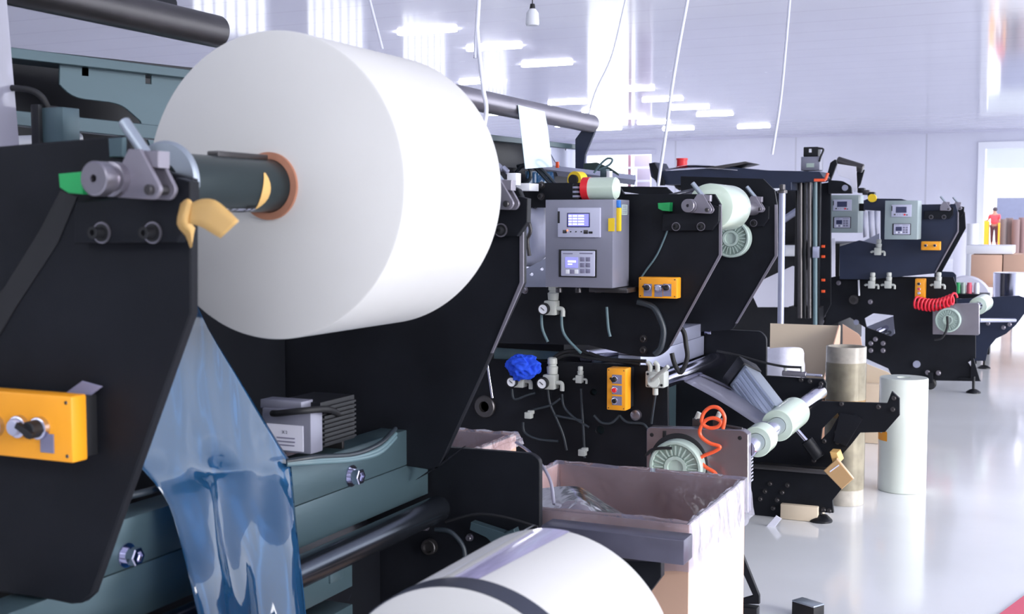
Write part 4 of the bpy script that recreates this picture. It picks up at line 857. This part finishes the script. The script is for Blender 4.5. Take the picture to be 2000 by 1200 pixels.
# ================================================================== loose things around the machines
# ---- boxes with plastic liners
def carton(parent, x0, x1, y0, y1, h, mi, mo=None, t=.006):
    box('front_panel', x0, x1, y0, y0+t, 0.002, h, mi, parent, 0); box('back_panel', x0, x1, y1-t, y1, 0.002, h, mi, parent, 0)
    box('side_panel', x0, x0+t, y0+t, y1-t, 0.002, h, mi, parent, 0); box('side_panel', x1-t, x1, y0+t, y1-t, 0.002, h, mo or mi, parent, 0)
    box('bottom_panel', x0+t, x1-t, y0+t, y1-t, 0.002, .008, mi, parent, 0)
def liner(name, x0, x1, y0, y1, h, lin, lout, seed, label, bulge=None):
    pts = []; N = 40
    def side(ax, ay, bx, by):
        for k in range(N): pts.append((ax+(bx-ax)*k/N, ay+(by-ay)*k/N))
    side(x0, y0, x1, y0); side(x1, y0, x1, y1); side(x1, y1, x0, y1); side(x0, y1, x0, y0)
    cx, cyy = (x0+x1)/2, (y0+y1)/2; rows = []
    prof = [(-.05, -lin), (-.03, -lin*.6), (-.018, -lin*.25), (-.010, .0), (-.003, .012), (.006, .010), (.012, -.01), (.016, -lout*.35), (.018, -lout*.7), (.022, -lout)]
    for j, (o_, dz) in enumerate(prof):
        r = []
        for (x, y) in pts:
            nx = (x-cx)/((x1-x0)/2); ny = (y-cyy)/((y1-y0)/2)
            if abs(nx) >= abs(ny): ux, uy = math.copysign(1, nx), (ny if abs(ny) > .97 else 0)
            else: ux, uy = (nx if abs(nx) > .97 else 0), math.copysign(1, ny)
            n1 = noise.noise(Vector((x*9+seed, y*9, dz*5))); n2 = noise.noise(Vector((x*22, y*22+seed, dz*9)))
            e = .010*n1+.006*n2 if o_ > .008 else .004*n1
            if o_ < -.012: e -= .03*(n1+.3)
            ww = o_+max(-.006 if o_ > .008 else -9, e)
            r.append(Vector((x+ux*ww, y+uy*ww, h+dz+(.02*n1 if j in (0, 9) else .006*n2 if j in (4, 5) else 0))))
        r.append(r[0].copy()); rows.append(r)
    return tag(sheet(name, rows, LINER, None, 0), label, 'plastic bag')
X0, X1, B0, B1, BH = -1.50, P(1345, 1040, Y=3.08).x, 3.08, 3.70, .655
bxs = thing('cardboard_box', 'large open carton with a white right side behind the steel bar', 'cardboard box', ((X0+X1)/2, 3.4, 0), 'open cardboard boxes')
carton(bxs, X0, X1, B0, B1, BH, CARD, CARDW)
liner('plastic_liner', X0, X1, B0, B1, BH, .20, .12, 1.7, 'clear plastic bag lining the large open carton in front', None)
tag(sheet('plastic_liner', [[P(x, y, Y=3.34+.02*math.sin(x*.05)) for x, y in ((1052, 955), (1105, 950), (1140, 955), (1185, 985), (1245, 1015), (1325, 1030))], [P(x, y, Y=3.22-.03*math.sin(x*.04)) for x, y in ((1052, 985), (1105, 980), (1145, 985), (1190, 1008), (1250, 1028), (1325, 1037))], [P(x, y, Y=3.125) for x, y in ((1052, 1016), (1105, 1018), (1150, 1022), (1200, 1030), (1250, 1040), (1325, 1047))]], FOLD, None, 0, 4), 'loose fold of clear plastic sagging inside the large carton', 'plastic bag')
tag(tube('plastic_strand', [P(x, y, Y=yy) for x, y, yy in ((1008, 865, 3.6), (1030, 880, 3.5), (1055, 905, 3.3), (1075, 940, 3.25), (1082, 985, 3.22))], .005, WEBL), 'twisted clear plastic strand hanging into the large carton', 'plastic strip')
b2x = thing('cardboard_box', 'lower brown carton behind the far arm of the nearest machine', 'cardboard box', (-2.0, 3.6, 0), 'open cardboard boxes')
xa, xb2 = -2.45, P(1008, 880, Y=3.95).x
carton(b2x, xa, xb2, 3.45, 3.95, .69, CARD)
liner('plastic_liner', xa, xb2, 3.45, 3.95, .69, .12, .03, 5.1, 'clear plastic bag lining the brown carton behind the nearest machine')
# cartons between machine two and three
c3 = thing('cardboard_box', 'pale open carton with raised flaps between the middle and farthest machines', 'cardboard box', P(1580, 800, Y=7.6), 'open cardboard boxes')
bx3 = rect(1470, 720, 1640, 900, 7.4)
box('front_panel', bx3[0], bx3[1], 7.3, 7.31, .002, P(1550, 780, Y=7.3).z, CARD, c3, 0)
box('back_panel', bx3[0]-.02, P(1640, 700, Y=7.95).x, 7.95, 7.96, .002, P(1560, 634, Y=7.95).z, CARDL, c3, 0)
xl('side_flap', [(1640, 636), (1641, 636), (1641, 770), (1600, 900), (1600, 780), (1622, 700)], P(1640, 700, Y=7.95).x, .008, CARD, c3)
prism('side_panel', [[(7.32, .002), (7.94, .002), (7.94, P(1640, 690, Y=7.95).z), (7.32, P(1640, 760, Y=7.3).z)]], P(1640, 700, Y=7.95).x-.008, P(1640, 700, Y=7.95).x, 'X', CARD, c3)
c4 = thing('cardboard_box', 'brown carton with a tall curved flap beside the upright paper core tube', 'cardboard box', P(1700, 800, Y=8.6), 'open cardboard boxes')
pl('tall_flap', rnd([(1646, 634), (1680, 655), (1684, 680), (1684, 800), (1646, 800)], {1: 8}), 8.3, .006, CARD, c4)
q4 = rect(1640, 735, 1790, 800, 8.2); box('carton_body', q4[0], q4[1], 8.2, 8.29, .002, P(1720, 752, Y=8.2).z, CARDL, c4, .002)
pl('top_flap', [(1684, 708), (1735, 728), (1765, 752), (1684, 752)], 8.295, .006, CARDL, c4)
tag(sheet('plastic_bag', [[P(1494, 682, Y=7.5), P(1530, 679, Y=7.45), P(1563, 680, Y=7.5), P(1570, 690, Y=7.55)], [P(1492, 700, Y=7.45), P(1530, 702, Y=7.38), P(1560, 700, Y=7.45), P(1570, 705, Y=7.55)], [P(1492, 722, Y=7.4), P(1528, 720, Y=7.35), P(1562, 722, Y=7.4), P(1572, 722, Y=7.55)], [P(1492, 790, Y=7.38), P(1530, 790, Y=7.36), P(1562, 790, Y=7.38), P(1570, 790, Y=7.5)], [P(1492, 845, Y=7.38), P(1530, 845, Y=7.36), P(1562, 845, Y=7.38), P(1570, 845, Y=7.5)]], mat('white plastic bag', (238, 238, 252), .35, bump=.6, bscale=14), None, .002, 5), 'crumpled white plastic bag on the pale carton, left of the core tube', 'plastic bag')
# upright core tube and upright film roll
p = P(1641, 990, Z=0); cx_, cyy_ = p.x, p.y+.1
t = thing('core_tube', 'upright paper core tube wrapped in brown and clear film, behind the middle machine arm', 'tube', (cx_, cyy_, 0))
H = P(1641, 676, Y=cyy_).z
lathe('tube_wall', (cx_, cyy_, 0), (cx_, cyy_, 1), [(.001, .09), (.001, .1), (H, .1), (H, .09), (.001, .09)], TUBEM, t, 56)
lathe('clear_wrap', (cx_, cyy_, .08), (cx_, cyy_, 1), [(0, .1012), (H-.16, .1012)], WRAPC, t, 56)
lathe('tan_band', (cx_, cyy_, 0), (cx_, cyy_, 1), [(H-.36, .1006), (H-.27, .1006)], TAPEG, t, 56)
p = P(1755, 966, Z=0); rx_, ry_ = p.x, p.y+.125
t = thing('film_roll', 'tall clear film roll standing upright on the open floor', 'film roll', (rx_, ry_, 0), 'upright film rolls')
H = P(1760, 737, Y=ry_).z; RR = .126
bm = bmesh.new()
bm_lathe(bm, (rx_, ry_, 0), (rx_, ry_, 1), [(.001, .035), (.001, RR-.003), (.004, RR), (H-.004, RR), (H, RR-.003)], 64, 1); bm_lathe(bm, (rx_, ry_, 0), (rx_, ry_, 1), [(H, RR-.003), (H, .035), (.001, .035)], 64, 0)
finish(bm, 'wound_film', [ROLLW, ROLLU], t, 40)
bm = bmesh.new(); N = 12; z1_, z0_ = P(1725, 845, Y=ry_-.1).z, P(1725, 862, Y=ry_-.1).z
vs = [[bm.verts.new((rx_+(RR+.001)*math.sin(math.radians(-110+78*i/N)), ry_-(RR+.001)*math.cos(math.radians(-110+78*i/N)), z+.01*math.sin(i*1.3)*(z == z1_))) for i in range(N+1)] for z in (z0_, z1_)]
for i in range(N): bm.faces.new([vs[0][i], vs[0][i+1], vs[1][i+1], vs[1][i]])
finish(bm, 'yellow_tape', YEL, t)
# low pale block on the floor under the middle machine
q = P(1560, 1018, Z=0); tag(box('timber_block', q.x-.09, q.x+.09, q.y, q.y+.2, 0.001, .075, CARDL, None, .004), 'pale timber block on the floor beside the black levelling foot', 'block')
# brown tape roll hanging on the lower arm tip
a = P(1622, 925, Y=5.80); b = P(1650, 945, Y=5.80)
tr = thing('adhesive_tape_roll', 'brown tape roll hooked on the tip of the lower black arm', 'tape roll', P(1640, 950, Y=5.8))
pl('tape_face', [(1610, 920), (1634, 898), (1665, 936), (1644, 955)], 5.80, .03, TAPEG, tr, bev=.003)
pl('tape_side', [(1622, 885), (1634, 886), (1640, 902), (1628, 907)], 5.83, .10, TAPE, tr, bev=.003)
pl('tape_stripe', [(1620, 921), (1638, 908), (1639, 910), (1621, 923)], 5.798, .002, PAPER, tr, bev=.0003)
# white plank leaning under the arm
tag(pl('paper_sheet', [(1440, 1092), (1516, 1008), (1526, 1014), (1452, 1108)], 5.75, .006, PAPER, None, bev=.001), 'white sheet leaning under the middle machine beside the open floor', 'sheet')
# blue rag on the regulators
bm = bmesh.new(); bmesh.ops.create_icosphere(bm, subdivisions=5, radius=1)
c = P(1019, 712, Y=4.84)
for v in bm.verts:
    d = v.co.copy(); n = noise.noise(d*1.9+Vector((3, 1, 2))); n2 = 1-abs(noise.noise(d*2.6+Vector((9, 4, 1))))*2; r = 1+.28*n+.30*(n2-.5)
    if d.z > .2: r *= 1-.35*d.z
    v.co = c+Vector((d.x*.062*r+.02*max(0, d.x), d.y*.038*r, d.z*.062*r-.028*max(0, d.x)*0))
rag = finish(bm, 'cleaning_rag', RAG, None, 180); tag(rag, 'crumpled blue rag draped over the left air regulator', 'rag')
# items on top of the control panel
x0, x1, z0, z1 = rect(1140, 358, 1206, 388, 4.70)
t = thing('film_roll', 'spare clear film roll with a red end lying on top of the steel control panel', 'film roll', ((x0+x1)/2, 4.7, z0), 'loose rolls on the control panel')
zc_ = P(1170, 375, Y=4.7).z; zlo = P(1130, 390, Y=4.6).z+.001; rr = .045
rod('wound_film', (x0+.02, 4.7, zlo+rr), (x1, 4.7, zlo+rr), rr, ROLLG, t, 48); lathe('red_label', (x0, 4.7, zlo+rr), (x1, 4.7, zlo+rr), [(0, 0), (0, rr+.001), (.03, rr+.0015), (.032, 0)], RED, t, 40)
t = thing('paint_tin', 'small black tin with pale markings on the panel, left of the spare roll', 'tin', P(1128, 388, Y=4.7))
p = P(1127, 388, Y=4.7); rod('tin_body', (p.x, 4.7, zlo), (p.x, 4.7, zlo+.065), .018, BLACK2, t, 24)
for k in range(3): lathe('marking', (p.x, 4.7, zlo+.01+.018*k), (p.x, 4.7, 9), [(0, .0184), (.008, .0184)], BEZ, t, 24)
t = thing('adhesive_tape_roll', 'yellow tape roll with a dark core standing above the black tin', 'tape roll', P(1130, 352, Y=5.0))
p = P(1128, 352, Y=4.9); pz = P(1128, 359, Y=4.9).z
lathe('tape', (p.x, 4.86, p.z), (p.x+.02, 4.94, p.z), [(0, .022), (0, .036), (.05, .036), (.05, .022), (0, .022)], YEL2, t, 32); lathe('core', (p.x-.003, 4.85, p.z), (p.x+.02, 4.94, p.z), [(0, 0), (0, .022), (.05, .022), (.05, 0)], RUB, t, 24)
kx = P(1197, 400, Y=4.62)
t = thing('utility_knife', 'yellow and blue utility knife clipped to the right side of the steel panel', 'knife', P(1206, 452, Y=4.60))
boxpx('handle', 1203, 406, 1211, 452, 4.64, .02, YEL2, t, .003); boxpx('blade_cap', 1203, 391, 1210, 406, 4.64, .02, BLUE, t, .003)
x0 = P(1197, 470, Y=4.6).x+.0015
t = thing('notice_sticker', 'pale printed sticker on the right side of the steel panel', 'sticker', (x0, 4.72, P(1220, 400, Y=4.72).z))
za_, zb_ = P(1220, 400, Y=4.72).z, P(1220, 420, Y=4.72).z; box('sheet', x0-.001, x0+.0004, 4.70, 4.77, zb_, za_, BRAKE, t, 0)
for k in range(5): box('print_line', x0, x0+.0008, 4.71, 4.76, zb_+.006+k*.007, zb_+.009+k*.007, KEY, t, 0)
# red spool and papers on the far hood
p = P(1332, 325, Y=10.25); tag(lathe('cable_spool', (p.x, 10.25, p.z-.012), (p.x, 10.25, 9), [(0, 0), (0, .05), (.012, .05), (.014, .045), (.064, .045), (.066, .05), (.08, .05), (.08, 0)], RED, None, 28), 'bright red spool standing on the dark hood of the farthest machine', 'spool')
tag(sheet('packing_film', [[P(1308, 330, Y=10.12), P(1345, 322, Y=10.12), P(1395, 324, Y=10.12), P(1440, 330, Y=10.12)], [P(1300, 330, Y=10.3), P(1340, 325, Y=10.3), P(1392, 327, Y=10.3), P(1450, 330, Y=10.4)], [P(1300, 334, Y=10.10), P(1345, 331, Y=10.08), P(1385, 329, Y=10.08), P(1440, 333, Y=10.08)]], PAPER, None, .002, 3), 'crumpled white packing film on the dark hood beside the red spool', 'packing film')
# standing pole behind the middle machine
t = thing('steel_pole', 'slim steel pole with a capped top standing behind the middle machine', 'pole', P(1527, 640, Y=8.6))
rod('pole', Vector((P(1527, 500, Y=8.6).x, 8.6, 0.0)), P(1528, 372, Y=8.6), .022, PALE, t, 20)
p = P(1528, 372, Y=8.6); lathe('pole_cap', p-Vector((0, 0, .02)), p+Vector((0, 0, 1)), [(0, .024), (0, .034), (.02, .034), (.025, .02), (.06, .02), (.062, 0)], BRONZE, t, 20)
boxpx('pole_clip', 1506, 368, 1522, 373, 8.58, .03, WHITE, t, .003)
# small black and grey block, red mat at the lower right
q = P(1578, 1190, Z=0.03); t = thing('steel_block', 'small black block with a grey ribbed top at the bottom edge of the floor', 'block', (q.x, q.y, 0))
b2 = bmesh.new(); bm_box(b2, -.05, .05, -.03, .03, 0, .05, .002); b2.transform(Matrix.Translation((q.x, q.y, .001)) @ Matrix.Rotation(math.radians(-28), 4, 'Z')); finish(b2, 'body', RUB, t)
b2 = bmesh.new(); bm_box(b2, -.05, .05, -.03, .03, .0505, .056, .001); b2.transform(Matrix.Translation((q.x, q.y, .001)) @ Matrix.Rotation(math.radians(-28), 4, 'Z')); finish(b2, 'ribbed_top', ALU, t)
a, b, c_ = P(1950, 1205, Z=0), P(2010, 1160, Z=0), P(2010, 1300, Z=0)
tag(prism('floor_mat', [[(a.x, a.y), (b.x, b.y), (b.x+.8, b.y), (c_.x+.8, c_.y), (a.x-.1, c_.y)]], .001, .008, 'Z', PINK, None), 'red floor mat cut by the lower right corner', 'mat')

# ================================================================== stock near the back and the doorway
def at(px, py, D): return P(px, py, D=D)
def sbox(name, px0, py0, px1, py1, Y, t, m, label, cat, group=None):
    """floor-standing or stacked box given by its face"""
    return tag(boxpx(name, px0, py0, px1, py1, Y, t, m, None, .01), label, cat, group)
Yc = 19.0
sbox('cardboard_box', 1896, 498, 1957, 556, Yc, 1.0, CARD, 'large brown carton on the pallet, left one of the two by the silver roll', 'cardboard box', 'cartons on the pallet')
sbox('cardboard_box', 1959, 498, 2040, 556, Yc, 1.0, CARD, 'large brown carton on the pallet cut by the right edge above the silver roll', 'cardboard box', 'cartons on the pallet')
z_c = P(1957, 556, Y=Yc).z
t = thing('pallet', 'brown wooden pallet carrying the two large cartons', 'pallet', (P(1960, 560, Y=Yc).x, Yc+.5, 0))
xa, xb3 = P(1892, 560, Y=Yc).x, P(2042, 560, Y=Yc).x
box('deck', xa, xb3, Yc-.05, Yc+1.05, z_c-.04, z_c-.001, CARD, t)
for k in range(3):
    xx = xa+(xb3-xa-.12)*k/2; box('block', xx, xx+.12, Yc, Yc+1.0, 0.001, z_c-.041, CARD, t)
zt4 = P(1930, 497, Y=Yc).z
tag(box('foam_stack', P(1886, 488, Y=Yc).x, P(1979, 488, Y=Yc).x, Yc+.05, Yc+.9, zt4+.003, P(1930, 480, Y=Yc).z, WHITE, None, .01), 'flat white stack of sheets lying on top of the cartons', 'stack')
# silver roll on the lower right
p = P(1973, 598, Y=13.4); zt5 = P(1973, 534, Y=13.4).z
t = thing('film_roll', 'shiny metallised silver roll standing upright at the right edge', 'film roll', (p.x, 13.5, p.z), 'upright film rolls')
zt6 = p.z; bm = bmesh.new(); rS = abs(P(1936, 560, Y=13.4).x-P(2010, 560, Y=13.4).x)/2
bm_lathe(bm, (p.x, 13.6, zt6), (p.x, 13.6, 9), [(0, 0), (0, rS-.005), (.004, rS), (zt5-zt6-.004, rS), (zt5-zt6, rS-.005), (zt5-zt6, .04)], 64); finish(bm, 'wound_film', SILV, t, 30)
t = thing('work_table', 'low dark table under the silver roll at the right edge', 'table', (p.x, 13.5, 0))
box('tabletop', P(1895, 600, Y=13.2).x, P(2060, 600, Y=13.2).x, 13.2, 14.1, zt6-.04, zt6-.001, BLACK, t)
for xx in (P(1899, 600, Y=13.2).x, P(2050, 600, Y=13.2).x):
    for yy in (13.24, 14.0): box('leg', xx, xx+.05, yy, yy+.05, 0.001, zt6-.041, BLACK, t)
# small bottles on the shelf behind machine three
t = thing('low_bench', 'low dark bench with small pots behind the farthest machine', 'table', (P(1890, 577, Y=14.2).x, 14.4, 0))
zb4 = P(1890, 574, Y=14.3).z; box('tabletop', P(1860, 575, Y=14.2).x, P(1930, 575, Y=14.2).x, 14.2, 14.6, zb4-.05, zb4, BLACK, t)
for xx in (P(1862, 575, Y=14.2).x, P(1925, 575, Y=14.2).x): box('leg', xx, xx+.05, 14.25, 14.5, 0.001, zb4-.051, BLACK, t)
for px, mm, w in ((1871, GREENBLK, 'green'), (1881, BRAKE, 'pale green'), (1893, PINK, 'pink'), (1907, WHITE, 'white')):
    p = P(px, 573, Y=14.35); tag(lathe('plastic_pot', (p.x, 14.35, zb4), (p.x, 14.35, 9), [(0, 0), (0, .03), (.09, .03), (.1, .024), (.12, .024), (.12, 0)], mm, None, 20), 'small %s pot on the low bench behind the farthest machine' % w, 'pot', 'small pots on the bench')
# white wrapped roll column and pale circular reel near the wall
p = P(1898, 505, Y=24); tag(rod('wrapped_roll', (p.x, 24, .001), (p.x, 24, P(1898, 437, Y=24).z), .10, WHITE, None, 24, .05), 'tall narrow white wrapped roll standing left of the doorway', 'film roll')
tag(box('paper_stack', P(1862, 500, Y=26).x, P(1890, 500, Y=26).x, 26, 26.8, .001, P(1875, 455, Y=26).z, PAPER, None, .01), 'pale stack of wrapped sheets behind the farthest arm', 'stack')
p = P(1888, 520, Y=18.4); tag(rod('cable_reel', (p.x, 18.3, .342), (p.x, 18.5, .342), .34, mat('pale reel board', (200, 200, 216), .7), None, 40, .05), 'large pale round reel standing beside the left pallet carton', 'reel')
# doorway scene, outside
def outbox(name, px0, py0, px1, py1, D, t, m, label, cat): return sbox(name, px0, py0, px1, py1, D, t, m, label, cat)
gy = 52.0
zg = .001
t = thing('container', 'dark blue cargo container standing outside the right doorway', 'container', (P(1985, 490, Y=62).x, 63, 0))
cx0, cx1 = P(1946, 420, Y=62).x, P(2060, 420, Y=62).x
box('container_body', cx0, cx1, 62, 65, .15, P(1985, 386, Y=62).z, mat('faded blue container', (96, 100, 124), .6, var=.05), t, .03)
for xx in (cx0+.05, cx1-.25): box('container_foot', xx, xx+.2, 62, 65, 0, .149, BLACK, t)
for k, (px, py, w) in enumerate(((1957, 428, 'leftmost and tallest'), (1970, 426, 'second from the left'), (1983, 429, 'third from the left'), (1996, 425, 'rightmost'))):
    p = P(px, 478, Y=54+.3*(k % 2)); zz = P(px, py, Y=p.y).z
    tag(rod('paper_roll', (p.x, p.y, .001), (p.x, p.y, zz), .15, mat('brown paper roll %d' % k, (112+5*k, 100, 100), .8), None, 24, .05), 'tall brown paper roll outside the doorway, %s in the row' % w, 'paper roll', 'brown paper rolls outside the doorway')
t = thing('pallet_stacker', 'orange pallet stacker beside the worker in the right doorway', 'stacker', (P(1925, 480, Y=53).x, 53.5, 0))
x0, x1, z0, z1 = rect(1915, 432, 1931, 474, 53); box('engine_body', x0, x1, 53, 53.6, .12, z1, YEL, t, .04)
box('mast', x0+.02, x0+.1, 53.62, 53.7, .12, z1+.5, BLACK, t)
x2, x3, z2, z3 = rect(1931, 470, 1951, 480, 53.0); z3 = P(1940, 479, Y=53.3).z; box('platform', x1, x3, 53, 53.6, z3-.12, z3, YEL, t, .02); box('platform_post', x3-.05, x3, 53, 53.6, z3, z3+.9, YEL, t, .01)
for xx in (x0+.12, x3-.15): rod('wheel', (xx, 52.98, .12), (xx, 53.6, .12), .12, RUB, t, 20)
# the worker, seen from the side, reaching to the left
fx = P(1941, 478, Y=53.3).x; fz = z3+.002; hz = P(1940, 407, Y=53.3).z-fz
def skin(name, nodes, edges, m, parent, sub=1):
    me = bpy.data.meshes.new(name); me.from_pydata([n[:3] for n in nodes], edges, []); me.update(); o = _link(name, me, m, parent)
    o.modifiers.new('skin', 'SKIN'); 
    for v, n in zip(me.skin_vertices[0].data, nodes): v.radius = (n[3], n[3]); 
    me.skin_vertices[0].data[0].use_root = True
    o.modifiers.new('sub', 'SUBSURF').levels = sub; o.modifiers['sub'].render_levels = sub; return o
k = hz/1.70
def V(x, y, z, r): return (fx+y*k, 53.3-x*k*.9, fz+z*k, r*k)
pe = thing('person', 'standing worker in a red shirt and dark trousers reaching left in the doorway', 'person', (fx, 53.3, fz))
nodes = [V(0, 0, .95, .13), V(0, 0, 1.15, .125), V(0, 0, 1.38, .15), V(0, 0, 1.47, .06), V(-.01, 0, 1.60, .095), V(-.01, 0, 1.68, .07),
         V(0, -.09, .88, .10), V(-.02, -.10, .50, .065), V(.01, -.10, .08, .042), V(-.14, -.10, .035, .032), V(0, .09, .88, .10), V(.05, .10, .50, .065), V(.08, .10, .08, .042), V(-.06, .10, .035, .032),
         V(-.02, -.19, 1.36, .055), V(-.05, -.28, 1.14, .042), V(-.15, -.42, 1.12, .032), V(-.17, -.50, 1.13, .026), V(-.02, .19, 1.36, .055), V(.03, .22, 1.10, .042), V(-.18, .20, 1.0, .032), V(-.28, .20, 1.02, .026)]
edges = [(0, 1), (1, 2), (2, 3), (3, 4), (4, 5), (0, 6), (6, 7), (7, 8), (8, 9), (0, 10), (10, 11), (11, 12), (12, 13), (2, 14), (14, 15), (15, 16), (16, 17), (2, 18), (18, 19), (19, 20), (20, 21)]
SKINM = mat('skin', (176, 130, 110), .6); skin('body', nodes, edges, SKINM, pe)
nodes = [V(0, 0, .93, .19), V(0, 0, 1.12, .185), V(0, 0, 1.25, .185), V(0, 0, 1.39, .19), V(-.02, -.19, 1.37, .08), V(-.05, -.26, 1.2, .066), V(-.02, .19, 1.37, .08), V(.02, .21, 1.18, .066)]
skin('shirt', nodes, [(0, 1), (1, 2), (2, 3), (3, 4), (4, 5), (3, 6), (6, 7)], mat('red shirt', (224, 70, 80), .8), pe)
nodes = [V(0, 0, .96, .148), V(0, -.09, .86, .112), V(-.02, -.10, .50, .08), V(.01, -.10, .10, .06), V(0, .09, .86, .112), V(.05, .10, .50, .08), V(.08, .10, .10, .06)]
skin('trousers', nodes, [(0, 1), (1, 2), (2, 3), (0, 4), (4, 5), (5, 6)], mat('dark trousers', (96, 62, 72), .8), pe)
bm = bmesh.new(); bmesh.ops.create_uvsphere(bm, u_segments=16, v_segments=10, radius=.108*k); bmesh.ops.translate(bm, verts=bm.verts, vec=(fx+.012*k, 53.3, fz+1.655*k)); finish(bm, 'hair', mat('dark hair', (60, 50, 58), .7), pe)
# left opening: shelving room seen behind
t = thing('storage_rack', 'pale steel rack with red post seen through the left opening of the back wall', 'rack', (P(1240, 400, Y=51.5).x, 51.6, 0))
def rb(n, a, b, c, d, y, m): return boxpx(n, a, b, c, d, y, .12, m, t, .005)
xq0, xq1, zq0, zq1 = rect(1226, 303, 1231, 400, 51.5); box('red_post', xq0, xq1, 51.5, 51.62, 0, zq1, mat('faded red post', (140, 100, 116), .6), t, .005)
xq0, xq1, zq0, zq1 = rect(1238, 303, 1270, 400, 51.8); box('rack_panel', xq0, xq1, 51.8, 51.9, 0, zq1, mat('grey rack panel', (170, 160, 176), .6), t, .005)
for y_ in (326, 352): 
    xq0, xq1, zq0, zq1 = rect(1205, y_, 1270, y_+4, 51.4); box('rack_shelf', xq0, xq1, 51.4, 51.49, zq0, zq1, TRIM, t, .005)
xq0, xq1, _, _ = rect(1238, 320, 1243, 400, 51.3); box('rack_upright', xq0, xq1, 51.3, 51.39, 0, P(1240, 330, Y=51.3).z, TRIM, t, .005)
